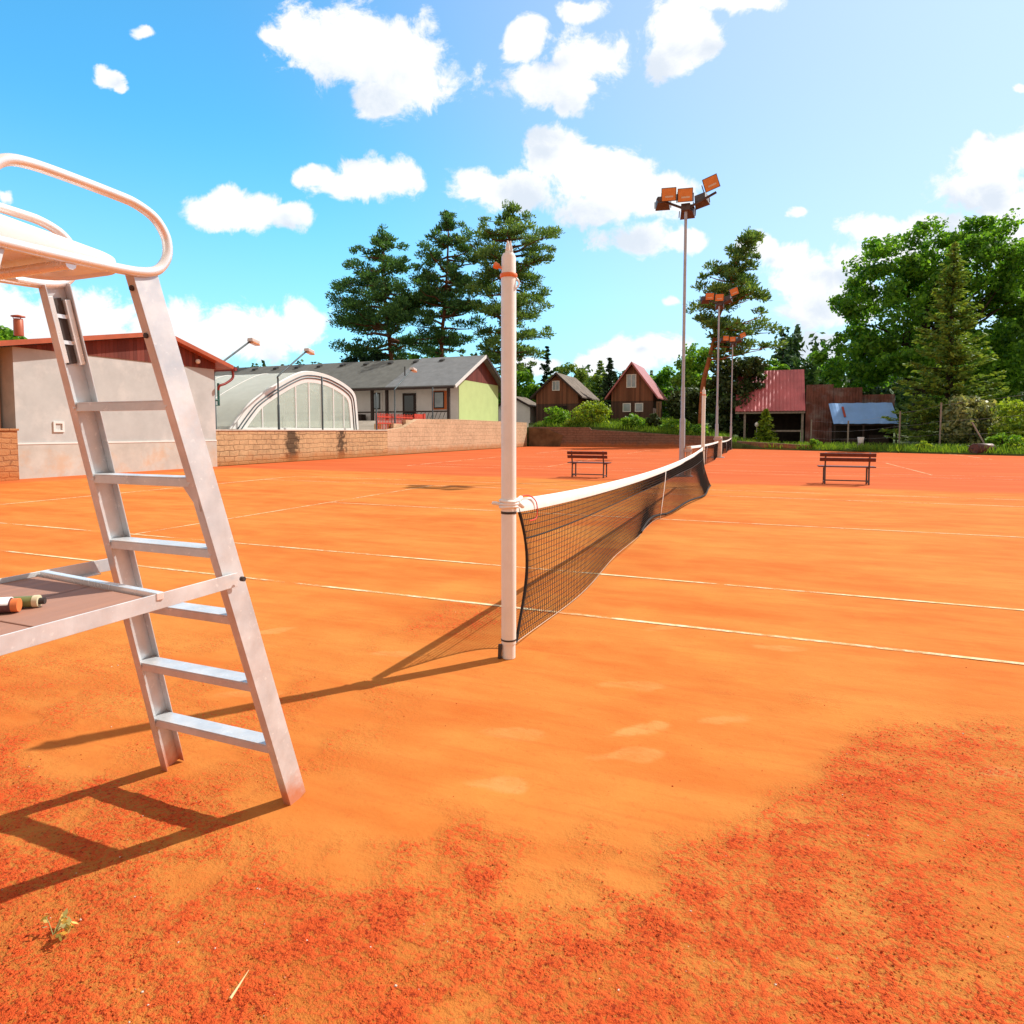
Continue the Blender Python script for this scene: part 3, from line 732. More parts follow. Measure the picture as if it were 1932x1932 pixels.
def make_net(label, x0, y0, x1, y1, ztop0, zmid, ztop1, cell, rad, bulge, detail, posts_gap=.10):
    L = math.hypot(x1 - x0, y1 - y0); ex = Vector(((x1 - x0) / L, (y1 - y0) / L, 0)); nx_ = Vector((ex.y, -ex.x, 0))
    t = thing('tennis_net', label, 'tennis net', ((x0 + x1) / 2, (y0 + y1) / 2, 0), 'nets across the clay courts')
    rr = random.Random(int(y0 * 10))
    ph = [rr.uniform(0, 6) for _ in range(4)]
    def top(u):
        s_ = u / L
        base = ztop0 + (ztop1 - ztop0) * s_; mid = (ztop0 + ztop1) / 2 - zmid
        return base - mid * max(0, 4 * s_ * (1 - s_)) ** .85
    def N(u, v):                                      # v = 0 bottom .. 1 top
        s_ = u / L; zt = top(u)
        edge_ = math.exp(-u / .35) * (.20 * math.sin(3.14 * v) ** 1.0 + .07 * (1 - v)) if bulge else 0
        lift = .012 + .05 * (math.sin(u * 1.3 + ph[0]) * .5 + .5) * (1 if bulge else .4)
        z = lift + (zt - lift) * v
        d = 0
        if bulge:
            w_ = sm_(.50, .80, s_) * (1 - sm_(.955, 1.0, s_) * .6)
            d = w_ * .27 * (1 - v) ** 1.4 - .10 * sm_(.25, .42, s_) * (1 - sm_(.46, .56, s_)) * (1 - v) ** 1.2
            d += .025 * math.sin(u * 2.1 + ph[1]) * (1 - v) * math.sin(3 * v + 1)
        else: d = .05 * math.sin(u * .9 + ph[2]) * (1 - v)
        return Vector((x0, y0, 0)) + ex * (u + edge_ + posts_gap) * ((L - 2 * posts_gap) / L) + nx_ * d + Vector((0, 0, z))
    nu = max(8, int(L / cell)); nv = int(.9 / cell)
    b = B(); vseg = 10 if detail else 3; useg = 160 if detail else 24
    hv = .93
    for i in range(nu + 1):
        u = L * i / nu; b.tube([N(u, hv * k / vseg) for k in range(vseg + 1)], rad, 3, False, False)
    for j in range(nv + 1):
        v = hv * j / nv; b.tube([N(L * k / useg, v) for k in range(useg + 1)], rad * (1.0 if v < .70 else 1.25), 3, False, False)
    if detail:                                        # doubled mesh in the upper third
        for i in range(nu):
            u = L * (i + .5) / nu; b.tube([N(u, .70 + (hv - .70) * k / 3) for k in range(4)], rad * .45, 3, False, False)
        b.tube([N(L * k / useg, .705) for k in range(useg + 1)], rad * 2.4, 4, False, False)
    b.build('mesh', 'black_cord', t)
    b = B(); n = 60 if detail else 16
    for sgn in (1, -1):
        vs = []
        for k in range(n + 1):
            p = N(L * k / n, 1.0); q = N(L * k / n, 1.0) - Vector((0, 0, .085))
            vs += [p + nx_ * .002 * sgn, p + nx_ * .011 * sgn - Vector((0, 0, .012)), q + nx_ * .008 * sgn]
        b.add(vs, [(3 * k + a, 3 * k + a + 1, 3 * k + a + 4, 3 * k + a + 3) if sgn > 0 else (3 * k + a + 3, 3 * k + a + 4, 3 * k + a + 1, 3 * k + a) for k in range(n) for a in (0, 1)], True)
    b.build('headband', 'white_tape', t)
    b = B(); b.tube([N(0, k / 16 * .96) for k in range(17)], rad * 4 if detail else rad * 2, 6)
    b.tube([N(L, k / 8 * .96) for k in range(9)], rad * 3 if detail else rad * 2, 6); each(b, 'side_cord', 'black_cord', t)
    b = B(); b.tube([N(L * (.52 if detail else 1) * k / 80, 0.0) for k in range(81)], rad * (1.2 if detail else 1.2), 5); b.build('bottom_cord', 'cream_wood' if detail else 'black_cord', t)
    if detail:
        b = B(); b.tube([N(L * (.52 + .48 * k / 60), .015) for k in range(61)], rad * 7, 6)
        b.tube([N(L * (.36 + .16 * k / 20), .03 + .07 * math.sin(k / 20 * 3.14)) for k in range(21)], rad * 8, 6); b.build('bunched_hem', 'black_cord', t)
    u = L * .5; b = B()
    vs = []
    for v in (0.0, .25, .5, .75, 1.0):
        p = N(u, v); vs += [p - ex * .026 + nx_ * .013, p + ex * .026 + nx_ * .013]
    b.add(vs, [(2 * k, 2 * k + 1, 2 * k + 3, 2 * k + 2) for k in range(4)], True)
    b.build('centre_strap', 'white_tape', t, solid=.004)
    return t, N, L
def sm_(a, b, x): t = max(0, min(1, (x - a) / (b - a))); return t * t * (3 - 2 * t)
net, N1, L1 = make_net('nearest black mesh net with white headband, slack hem bulging at its far end', NX, PY0 + .02, NX, PY1 - .02, .965, .838, .985,   .042, .0025, True, True, .085)
# ties of the near net: white strap wrapped round the post, red cord loop
b = B()
for k, (zz, th_) in enumerate(((.945, .0), (.962, .12), (.928, -.1))):
    b.tube([(NX + .051 * math.cos(a), PY0 + .051 * math.sin(a), zz + th_ * .03 * math.sin(a * 2)) for a in np.linspace(0, 6.28, 18)], .010, 8)
b.tube(arc([(NX + .04, PY0 + .05, .955), (NX + .045, PY0 + .085, .972), (NX + .02, PY0 + .12, .955), (NX + .005, PY0 + .14, .945)], 5), [.016] * 16, 8)
b.tube(arc([(NX + .05, PY0 + .03, .95), (NX + .062, PY0 + .07, .925), (NX + .03, PY0 + .11, .94), (NX, PY0 + .13, .955)], 5), [.015] * 16, 8)
b.tube(arc([(NX - .045, PY0 - .02, .94), (NX - .075, PY0 - .03, .948), (NX - .098, PY0 - .035, .945)], 5), [.011] * 9 + [.003, .003], 8)
b.build('tie', 'white_tape', net)
p = N1(.02, .97)
b = B(); b.tube(arc([p + Vector((.012, -.10, -.01)), p + Vector((.02, .0, .035)), p + Vector((.02, .16, .03)), p + Vector((.02, .30, -.03)), p + Vector((.02, .30, -.13)), p + Vector((.02, .17, -.135))], 6), .004, 6); b.build('cord_loop', 'red_cord', net)
make_net('middle net hung between the first and second light poles', -2.16, 20.0, -2.2, 34.9, .93, .86, .88, .12, .004, False, False, .02)
make_net('farthest net hung between the second and third light poles', -2.2, 35.4, -2.3, 51.0, .90, .80, .90, .16, .006, False, False, .02)
def winch_post(loc, r, h, label):
    t = thing('winch_post', label, 'net post', loc, 'squat posts carrying the far nets')
    B().lathe([(r, 0), (r, h - .03), (r * .9, h)], loc, 14).build('post', 'cream_wood', t)
    B().bar(loc[0] - r - .03, loc[0] + r + .03, loc[1] - .06, loc[1] - .02 - r, h - .18, h - .10).build('winch', 'galv_pole', t)
    B().bar(loc[0] - r * 1.6, loc[0] + r * 1.6, loc[1] - r * 1.6, loc[1] + r * 1.6, 0, .03).build('foot', 'galv_pole', t, bevel=.004)
winch_post((-2.12, 19.9, 0), .085, .93, 'squat cream net post beside the first light pole')
winch_post((-2.22, 34.98, 0), .20, 1.12, 'broad cream net post at the foot of the second light pole')

# ------------------------------------------------------------------ floodlight masts
def rotm(ax, an): return Matrix.Rotation(an, 3, ax)
lm = thing('floodlight_mast', 'nearest tall light pole with orange floodlights, beside the far net post', 'light pole', (0, 0, 0), 'floodlight masts along the net line')
B().lathe([(.085, 0), (.085, 1.75), (.062, 1.80), (.062, 2.7), (.048, 2.76), (.044, 8.15)], (0, 0, 0), 14).build('pole', 'galv_pole', lm)
B().bar(-.17, .17, -.17, .17, 0, .03).build('base_plate', 'galv_pole', lm, bevel=.005)
b = B(); b.beam((0, 0, 8.02), (.86, .05, 8.42), .06, .06); b.beam((0, 0, 8.02), (-.86, -.05, 8.42), .06, .06); b.box((0, 0, 8.06), (.26, .24, .2)); b.build('cross_arm', 'lamp_housing', lm, bevel=.006)
def flood(c, yaw, tilt, roll=0):
    Rm = rotm('Z', yaw) @ rotm('Y', roll) @ rotm('X', tilt)
    def tr(vs): return [Rm @ Vector(q) + Vector(c) for q in vs]
    h = B()                                           # tapered housing, open front
    f0 = [(-.22, -.10, -.19), (.22, -.10, -.19), (.22, -.10, .19), (-.22, -.10, .19)]; f1 = [(-.16, .16, -.15), (.16, .16, -.15), (.16, .16, .13), (-.16, .16, .13)]
    h.add(tr(f0 + f1), [(4, 5, 6, 7), (0, 4, 7, 3), (1, 2, 6, 5), (0, 1, 5, 4), (3, 7, 6, 2), (0, 3, 2, 1)])
    hs = h.build('floodlight', 'lamp_housing', lm, bevel=.006)
    l = B(); l.add(tr([(-.20, -.104, -.17), (.20, -.104, -.17), (.20, -.104, .17), (-.20, -.104, .17)]), [(0, 1, 2, 3)]); l.build('lens', 'lamp_lens', hs)
    l = B(); l.add(tr([(-.11, -.108, -.085), (.13, -.108, -.085), (.13, -.108, -.035), (-.11, -.108, -.035)]), [(0, 1, 2, 3)]); l.build('lamp_tube', 'lamp_tube', hs)
    l = B(); l.add(tr([(-.25, .0, -.20), (-.225, .0, -.20), (-.225, .03, .04), (-.25, .03, .04)]), [(0, 1, 2, 3)])
    l.add(tr([(.225, .0, -.20), (.25, .0, -.20), (.25, .03, .04), (.225, .03, .04)]), [(0, 1, 2, 3)]); each(l, 'bracket', 'lamp_housing', hs, solid=.012)
PI = math.pi
flood((0, -.24, 8.36), R(8), R(22)); flood((-.46, -.20, 8.46), R(-2), R(25), R(4)); flood((.70, -.18, 8.62), R(12), R(22), R(-22))
flood((.02, .26, 8.02), PI, R(30)); flood((-.72, .24, 8.36), PI + R(10), R(30)); flood((.42, .26, 8.30), PI - R(8), R(30), R(12))
lm.location = (-2.31, 19.87, 0)
copy_thing(lm, (-2.32, 35.2, 0), 'second light pole with orange floodlights, rising from the broad cream post', R(3))
copy_thing(lm, (-2.33, 51.1, 0), 'farthest and smallest light pole with orange floodlights, at the farthest net', R(-2))

# ------------------------------------------------------------------ benches (seen from behind)
bn = thing('bench', 'dark red slatted bench seen from behind, left of the far net post', 'bench', (0, 0, 0), 'benches between the courts')
for sx in (-1, 1):
    b = B(); x = sx * .48
    b.beam((x, .0, 0), (x, .03, .44), .035, .04, (0, 1, 0)); b.beam((x, .03, .42), (x, -.08, .82), .035, .04, (0, 1, 0))
    b.beam((x, .40, 0), (x, .40, .43), .035, .04, (0, 1, 0)); b.beam((x, .0, .42), (x, .43, .42), .035, .035); b.beam((x, 0, .06), (x, .40, .06), .03, .025)
    b.build('leg_frame', 'bench_iron', bn, bevel=.003)
for z, y in ((.765, -.095), (.645, -.062)):
    B().box((0, y, z), (1.22, .03, .095), rotm('X', R(14))).build('back_slat', 'bench_red', bn, bevel=.006)
for y in (.06, .20, .34): B().box((0, y, .455), (1.26, .115, .03)).build('seat_slat', 'bench_red', bn, bevel=.006)
B().beam((-.48, .04, .10), (.48, .04, .10), .03, .03).build('stretcher', 'bench_iron', bn)
bn.location = (-4.86, 18.3, 0); bn.scale = (1, 1, .97)
c = copy_thing(bn, (2.03, 18.42, 0), 'dark red slatted bench seen from behind, on the right half of the courts'); c.scale = (1.06, 1, 1.01)

# ------------------------------------------------------------------ club building at the left
cb = thing('club_building', 'low grey plastered building with brown boarded gable and red roof edge', 'building', (-20, 15.2, 0))
B().prism([(-20.0, 11.62, 1.0), (-20.0, 18.76, 1.0), (-20.0, 18.76, 3.80), (-20.0, 11.62, 3.80)], (-9, 0, 0)).build('wall', 'render_plaster', cb)
B().prism([(-19.985, 11.60, 0), (-19.985, 18.775, 0), (-19.985, 18.775, 1.0), (-19.985, 11.60, 1.0)], (-9, 0, 0)).build('plinth', 'plinth_plaster', cb)
B().bar(-19.99, -19.972, 11.61, 18.77, 1.0, 1.05).build('band', 'white_band', cb)
B().prism([(-19.975, 11.62, 3.80), (-19.975, 18.80, 3.80), (-19.975, 18.80, 4.02), (-19.975, 16.38, 4.74), (-19.975, 11.62, 3.81)], (-.05, 0, 0)).build('gable_boards', 'gable_boards', cb)
rf = B()
for ye, ze in ((19.42, 3.84), (5.6, 2.66)): rf.prism([(-19.66, 16.38, 4.76), (-19.66, ye, ze), (-19.66, ye, ze + .15), (-19.66, 16.38, 4.91)], (-9.8, 0, 0))
roof_ = rf.build('roof', 'roof_metal_red', cb)
ch = B(); ch.lathe([(.14, 4.55), (.14, 5.05), (.13, 5.06), (.13, 5.10)], (-23, 13.58, 0), 14); ch.lathe([(.20, 5.16), (.20, 5.19), (.03, 5.23)], (-23, 13.58, 0), 14)
for a in (0, 2.1, 4.2): ch.tube([(-23 + .12 * math.cos(a), 13.58 + .12 * math.sin(a), 5.08), (-23 + .14 * math.cos(a), 13.58 + .14 * math.sin(a), 5.17)], .012, 5)
ch.build('chimney', 'roof_metal_red', roof_)
gt_ = B(); gt_.tube([(-19.62, 19.48, 3.86), (-29, 19.48, 3.86)], .075, 10); gt_.tube(arc([(-19.8, 19.48, 3.82), (-19.8, 19.48, 3.52), (-19.82, 19.15, 3.28), (-19.86, 18.86, 3.16), (-19.9, 18.84, 3.0)], 5), .05, 8); gt_.build('gutter', 'gutter_red', cb)
lampb = B(); lampb.tube([(-19.97, 17.92, 4.02), (-19.93, 17.92, 4.02), (-19.86, 17.92, 4.02), (-19.83, 17.92, 4.02)], [.05, .09, .085, .03], 12); lampb.build('wall_lamp', 'white_paint', cb)
fr_ = B(); cx_, cz_ = 12.80, 1.52
for (y0, y1, z0, z1) in ((-.16, .16, .10, .16), (-.16, .16, -.16, -.10), (-.16, -.10, -.0999, .0999), (.10, .16, -.0999, .0999)): fr_.bar(-20.0, -19.965, cx_ + y0, cx_ + y1, cz_ + z0, cz_ + z1)
fr_.build('vent_frame', 'trim_white', cb)
an = B(); an.prism([(-20.55, 6.0, 0), (-20.55, 11.55, 0), (-20.55, 11.55, 3.78), (-20.55, 6.0, 2.72)], (-3, 0, 0)); an.build('side_wing', 'peach_render', cb)
an = B(); an.bar(-20.549, -20.50, 10.2, 11.02, 1.35, 3.0); wf = an.build('window', 'trim_white', cb)
B().bar(-20.499, -20.49, 10.27, 10.95, 1.42, 2.93).build('pane', 'window_dark', wf)
lw = thing('brick_wall', 'short reddish brick wall ending at the corner of the plastered building', 'wall', (-19.6, 9, 0))
B().bar(-19.95, -19.6, 6.0, 11.42, 0, 1.40).build('wall', 'brick_low', lw, bevel=.01)
B().bar(-19.98, -19.57, 6.0, 11.45, 1.40, 1.46).build('coping', 'brick_low', lw, bevel=.008)
gp = thing('drain_pipe', 'green cranked drain pipe at the corner of the plastered building', 'pipe', (-20.5, 19.1, 1.4))
B().tube([(-20.3, 19.22, 3.3), (-20.3, 19.22, 2.42), (-20.3, 18.96, 2.40), (-20.3, 18.96, 1.42)], .045, 8).build('pipe', 'green_pipe', gp)
B().tube([(-20.3, 19.22, 2.62), (-20.3, 18.98, 2.62)], .035, 8).build('branch', 'green_pipe', gp)

# ------------------------------------------------------------------ retaining wall, pool enclosure, lamps, fence
rw = thing('retaining_wall', 'long low sandstone retaining wall with dark stains, stepping up towards the hotel', 'wall', (-20.3, 30, 0))
B().bar(-20.62, -20.30, 18.90, 31.4, 0, 1.40).build('wall', 'sandstone', rw)
B().bar(-20.66, -20.27, 18.88, 31.4, 1.401, 1.46).build('coping', 'stone_cap', rw, bevel=.01)
B().prism([(-20.30, 31.402, 0), (-20.30, 54.7, 0), (-20.30, 54.7, 2.20), (-20.30, 40.0, 2.24), (-20.30, 34.9, 2.16), (-20.30, 33.2, 1.62), (-20.30, 31.402, 1.48)], (-.33, 0, 0)).build('upper_wall', 'sandstone_pale', rw, bevel=.015)
sb = B(); sb.bar(-20.9, -20.63, 34.0, 35.2, 1.4, 2.10); sb.bar(-20.85, -20.64, 32.6, 33.6, 1.4, 1.85); each(sb, 'step_block', 'sandstone_pale', rw, bevel=.02)

pe = thing('pool_enclosure', 'translucent arched pool enclosure with white end frame behind the sandstone wall', 'pool enclosure', (-22, 26, 1.45))
prof = arc([(21.45, 1.46), (22.2, 2.25), (22.93, 2.86), (24.58, 3.74), (26.0, 4.33), (26.9, 4.45), (27.8, 4.42), (28.6, 4.30), (29.73, 3.97), (30.5, 3.55), (30.72, 2.9), (30.87, 1.46)], 5)
pf = [(q.x, q.y) for q in [Vector((a[0], a[1], 0)) for a in prof]]
n = len(pf); b = B(); segs = 8; LEN = 11.0; vs = []
for k in range(segs + 1):
    for (y, z) in pf: vs.append((-22 - LEN * k / segs, y, z))
b.add(vs, [(k * n + i, k * n + i + 1, (k + 1) * n + i + 1, (k + 1) * n + i) for k in range(segs) for i in range(n - 1)], True)
b.build('shell', 'polycarbonate', pe)
def rib(x, r, inset, mt, name):
    q = B(); c_ = Vector((26.3, 1.46))
    pts = [(x, 26.3 + (y - 26.3) * (1 - inset), 1.46 + (z - 1.46) * (1 - inset)) for y, z in pf]; q.tube(pts, r, 6); return q.build(name, mt, pe)
for k in range(5): rib(-22.03 - 2.6 * k, .07 if k == 0 else .022, 0, 'trim_white', 'rib')
q = B(); vs = []
for (y, z) in pf: vs.append((-21.93, y, z + .03))
for (y, z) in pf: vs.append((-21.93, 26.3 + (y - 26.3) * .84, 1.46 + (z - 1.46) * .82))
q.add(vs, [(i, i + 1, n + i + 1, n + i) for i in range(n - 1)]); q.build('end_frame', 'trim_white', pe, solid=.07)
rib(-21.88, .03, .055, 'grey_green_pole', 'seal_strip'); rib(-21.88, .03, .10, 'grey_green_pole', 'seal_strip')
q = B(); inner = [(26.3 + (y - 26.3) * .85, 1.46 + (z - 1.46) * .83) for y, z in pf]
q.add([(-21.96, y, z) for y, z in inner], [tuple(range(n))]); q.build('end_panel', 'polycarbonate_end', pe)
def prof_z(y):
    for i in range(n - 1):
        if inner[i][0] <= y <= inner[i + 1][0]: return inner[i][1] + (inner[i + 1][1] - inner[i][1]) * (y - inner[i][0]) / (inner[i + 1][0] - inner[i][0])
    return 1.5
for y in (23.3, 24.4, 25.6, 26.6, 27.6, 28.6, 29.5):
    B().bar(-21.95, -21.90, y - .03, y + .03, 1.46, prof_z(y)).build('mullion', 'trim_white', pe)
B().bar(-21.95, -21.89, 21.9, 30.5, 1.46, 1.56).build('sill', 'trim_white', pe)
# pale water tank / pool rim seen through the sheet
B().bar(-31, -23.2, 22.6, 29.4, 1.43, 1.62).build('pool_rim', 'hotel_white', pe)

def wall_lamp(y, reach, label):
    t = thing('street_lamp', label, 'street lamp', (-20.75, y, 1.40), 'bent lamps along the sandstone wall')
    z0 = 1.40
    B().lathe([(.055, 0), (.055, 1.2), (.04, 1.22), (.04, 2.42)], (-20.75, y, z0), 10).build('pole', 'grey_green_pole', t)
    B().tube(arc([(-20.75, y, z0 + 2.40), (-20.75, y + .06, z0 + 2.55), (-20.75, y + reach * .5, z0 + 3.2), (-20.75, y + reach, z0 + 3.88)], 4), .04, 8).build('arm', 'grey_green_pole', t)
    h = B(); h.box((-20.72, y + reach + .16, z0 + 3.90), (.30, .46, .16), rotm('X', R(-12))); hd_ = h.build('lamp_head', 'lamp_tube', t, bevel=.03)
    h = B(); h.box((-20.68, y + reach + .17, z0 + 3.79), (.26, .40, .07), rotm('X', R(-12))); h.build('lens', 'lamp_lens', hd_, bevel=.02)
    return t
l0 = wall_lamp(19.45, 2.0, 'bent lamp rising behind the red gutter of the plastered building')
copy_thing(l0, (-20.75, 23.08, 1.40), 'bent lamp in front of the arched pool enclosure')
copy_thing(l0, (-20.75, 32.95, 1.40), 'bent lamp in front of the hotel windows, arm across its roof')
for y, h, lb_ in ((26.15, 2.7, 'thin green pole in front of the middle of the pool enclosure'), (30.95, 2.15, 'thin green pole at the right end of the pool enclosure'), (37.6, 2.2, 'dark slim pole on the wall in front of the orange-framed hotel window')):
    o = B(); z0 = 1.42 if y < 32 else 2.1
    o.lathe([(.045, 0), (.045, h), (.02, h + .03)], (-20.72, y, z0), 8); o = o.build('fence_pole', 'grey_green_pole'); tag(o, lb_, 'pole', 'poles along the sandstone wall')
rfn = thing('picket_fence', 'red picket fence with yellow lower rail in front of the hotel', 'fence', (-20.75, 34, 1.46))
pk = B()
for k in range(26): pk.bar(-20.93, -20.90, 31.15 + k * .165, 31.205 + k * .165, 1.5, 2.42 + .04 * (k % 2))
each(pk, 'picket', 'fence_red', rfn)
b = B(); b.bar(-20.899, -20.86, 31.1, 35.5, 1.82, 1.90); b.bar(-20.899, -20.86, 31.1, 35.5, 2.2, 2.28); each(b, 'rail', 'fence_red', rfn)
b = B()
for k in range(22): b.bar(-21.05, -21.02, 31.2 + k * .19, 31.26 + k * .19, 1.5, 1.82)
each(b, 'lower_slat', 'fence_yellow', rfn)
b = B(); b.bar(-20.85, -20.80, 35.35, 36.4, 1.6, 2.5); b.bar(-20.85, -20.77, 36.5, 36.72, 1.5, 2.55); each(b, 'gate_panel', 'fence_red', rfn)

# ------------------------------------------------------------------ hotel with long grey roof
ht = thing('hotel', 'long white building with grey shingle roof and lime green gable wall', 'building', (-30, 52, 2.2))
B().bar(-70, -24.05, 48.2, 56.6, 1.8, 5.55).build('wall', 'hotel_white', ht)
B().prism([(-24.0, 48.15, 1.8), (-24.0, 56.62, 1.8), (-24.0, 56.62, 5.9), (-24.0, 48.15, 5.9)], (-.04, 0, 0)).build('end_wall', 'hotel_green', ht)
B().prism([(-23.99, 47.6, 5.50), (-23.99, 48.15, 5.75), (-23.99, 48.2, 5.80), (-23.99, 56.6, 5.80), (-23.99, 57.2, 5.5), (-23.99, 52.6, 8.05)], (-.05, 0, 0)).build('gable_boards', 'gable_boards', ht)
def slope(x0, x1, y_e, z_e, y_r, z_r, mt, name, th=.16):
    return B().prism([(x0, y_e, z_e), (x0, y_r, z_r), (x0, y_r, z_r + th), (x0, y_e, z_e + th)], (x1 - x0, 0, 0)).build(name, mt, ht)
rA = slope(-70, -30.2, 46.5, 5.02, 52.6, 8.06, 'shingle_grey', 'roof'); rB = slope(-30.19, -23.5, 46.4, 5.02, 52.6, 8.11, 'shingle_blue', 'roof')
slope(-70, -23.5, 57.9, 5.2, 52.62, 8.06, 'shingle_grey', 'roof')
for k in range(13):
    x = -27.5 - k * 2.75; m = rA if x < -30.2 else rB
    B().box((x, 51.75, 7.86), (.42, .42, .22), rotm('X', R(26))).build('roof_vent', 'roof_vent', m)
B().tube([(-29.6, 48.7, 6.1), (-29.6, 48.7, 7.1)], .06, 8).build('flue', 'roof_vent', rB)
for sgn, ye, ze in ((-1, 46.38, 5.0), (1, 57.92, 5.18)):
    B().beam((-23.44, ye, ze + .06), (-23.44, 52.61, 8.16), .06, .26, (0, 0, 1)).build('barge_board', 'trim_white' if sgn < 0 else 'dark_timber', ht)
B().bar(-70, -23.6, 46.33, 46.41, 4.90, 5.08).build('eave_board', 'dark_timber', ht)
for x in (-24.4, -30.4, -31.9, -36.5): B().bar(x - .11, x + .11, 46.9, 47.12, 1.9, 4.95).build('post', 'dark_timber', ht)
B().bar(-44, -24.4, 46.95, 47.03, 3.0, 3.12).build('handrail', 'dark_timber', ht)
for x in (-32.3, -25.9, -39):
    f_ = B(); f_.bar(x - .70, x + .70, 48.12, 48.199, 3.25, 4.85); wf = f_.build('window', 'reveal_orange' if x == -25.9 else 'hotel_white', ht)
    B().bar(x - .50, x + .50, 48.10, 48.119, 3.35, 4.80).build('frame', 'dark_timber', wf)
    B().bar(x - .40, x + .40, 48.085, 48.099, 3.45, 4.70).build('pane', 'window_sky', wf)
d_ = B(); d_.bar(-29.5, -28.2, 48.10, 48.199, 2.2, 4.70); dr = d_.build('door', 'dark_timber', ht)
B().bar(-29.3, -28.4, 48.085, 48.099, 2.9, 4.5).build('pane', 'window_dark', dr)
for x0, x1 in ((-28.1, -24.7),):
    b = B()
    for k in range(9): b.beam((x0 + k * .38, 47.0, 2.2), (x0 + .34 + k * .38, 47.0, 3.0), .03, .03)
    each(b, 'lattice_bar', 'dark_timber', ht)
b = B(); b.bar(-34, -33.2, 47.2, 47.9, 2.2, 2.9); b.bar(-36, -35, 47.2, 47.9, 2.2, 2.8); each(b, 'bench_seat', 'dark_timber', ht)

# ------------------------------------------------------------------ wall and cottages at the far end
ew = thing('end_wall', 'brown block wall below the cottages at the far end of the courts', 'wall', (-11, 55, 0))
B().prism([(-20.25, 55.0, 0), (-2.6, 55.0, 0), (-2.6, 55.0, .95), (-6.8, 55.0, 1.08), (-11, 55.0, 1.35), (-14.3, 55.0, 1.55), (-14.5, 55.0, 1.75), (-20.25, 55.0, 1.8)], (0, .4, 0)).build('wall', 'block_brown', ew, bevel=.02)
B().prism([(-20.2, 54.9, 0), (-17.2, 54.96, 0), (-16.9, 54.96, 1.0), (-18.4, 54.9, 1.62), (-20.2, 54.9, 1.7)], (0, .095, 0)).build('render_patch', 'earth', ew)
lw2 = thing('low_wall', 'low dark kerb wall right of the farthest net', 'wall', (4, 50, 0))
B().prism([(-2.0, 53.3, 0), (3.2, 50.3, 0), (3.2, 50.3, .38), (-2.0, 53.3, .62)], (.12, .3, 0)).build('wall', 'block_brown', lw2, bevel=.02)

def gable_house(t, x0, x1, y0, y1, zb, ze, zr, over, oy, front_mt, low_mt, split, side_mt, roof_mt, edge_mt):
    xc = (x0 + x1) / 2
    B().bar(x0, x1, y0, y1, zb, split).build('base_wall', low_mt, t)
    sl = (zr - ze) / ((x1 - x0) / 2 + over)
    zw = ze + sl * over
    B().prism([(x0, y0 - .02, split + .003), (x1, y0 - .02, split + .003), (x1, y0 - .02, zw), (xc, y0 - .02, zr - .12), (x0, y0 - .02, zw)], (0, y1 - y0 + .04, 0)).build('upper_wall', front_mt, t)
    r = B()
    for sg in (-1, 1):
        xe = xc + sg * ((x1 - x0) / 2 + over)
        r.prism([(xc, y0 - oy, zr), (xe, y0 - oy, ze), (xe, y0 - oy, ze + .12), (xc, y0 - oy, zr + .14)], (0, y1 - y0 + 2 * oy, 0))
    ro = r.build('roof', roof_mt, t)
    e = B()
    for sg in (-1, 1):
        xe = xc + sg * ((x1 - x0) / 2 + over)
        e.prism([(xc, y0 - oy - .05, zr - .10), (xe, y0 - oy - .05, ze - .10), (xe, y0 - oy - .05, ze + .13), (xc, y0 - oy - .05, zr + .15)], (0, .045, 0))
    e.build('barge_board', edge_mt, ro)
    return ro
def window(t, x0, x1, z0, z1, y, pane='window_sky', cross=True):
    f = B(); wd = .07
    f.bar(x0, x1, y - .05, y - .004, z1 - wd, z1); f.bar(x0, x1, y - .05, y - .004, z0, z0 + wd); f.bar(x0, x0 + wd, y - .05, y - .004, z0 + wd, z1 - wd); f.bar(x1 - wd, x1, y - .05, y - .004, z0 + wd, z1 - wd)
    if cross: f.bar((x0 + x1) / 2 - .025, (x0 + x1) / 2 + .025, y - .048, y - .004, z0 + wd, z1 - wd)
    o = f.build('window', 'trim_white', t)
    B().bar(x0 + wd * .5, x1 - wd * .5, y - .03, y - .006, z0 + wd * .5, z1 - wd * .5).build('pane', pane, o)
c1 = thing('cottage', 'brown boarded cottage with grey shingle gable roof', 'cottage', (-19.4, 64, 2.2), 'wooden cottages behind the far wall')
gable_house(c1, -22.0, -17.5, 62.0, 68.5, 2.1, 4.75, 7.25, .55, .4, 'cottage_boards', 'cottage_boards_dark', 4.2, 'cottage_side', 'cottage_roof_grey', 'dark_timber')
window(c1, -20.25, -19.45, 5.55, 6.55, 61.98)
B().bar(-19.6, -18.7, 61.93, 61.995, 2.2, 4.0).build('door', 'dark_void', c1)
B().bar(-17.49, -16.7, 61.9, 62.0, 2.15, 3.7).build('side_screen', 'cottage_side', c1)
c2 = thing('cottage', 'dark steep cottage with red roof edge and lit attic window', 'cottage', (-12, 64, 2.2), 'wooden cottages behind the far wall')
gable_house(c2, -14.1, -10.0, 62.0, 68.0, 2.0, 4.55, 8.0, .55, .45, 'cottage_boards', 'cottage_boards_dark', 4.35, 'cottage_side', 'cottage_roof_red', 'cottage_roof_red')
window(c2, -12.6, -11.65, 5.65, 6.95, 61.98)
window(c2, -12.95, -12.15, 3.30, 4.15, 62.0, 'window_sky', False); window(c2, -11.75, -10.95, 3.30, 4.15, 62.0, 'window_sky', False)
for x in (-9.55, -9.3): B().bar(x - .10, x + .10, 61.7, 61.9, 2.0, 4.25).build('porch_post', 'cottage_side', c2)
sh = thing('shed', 'pale gabled shed half hidden behind the near net post', 'shed', (-24, 63, 2.2))
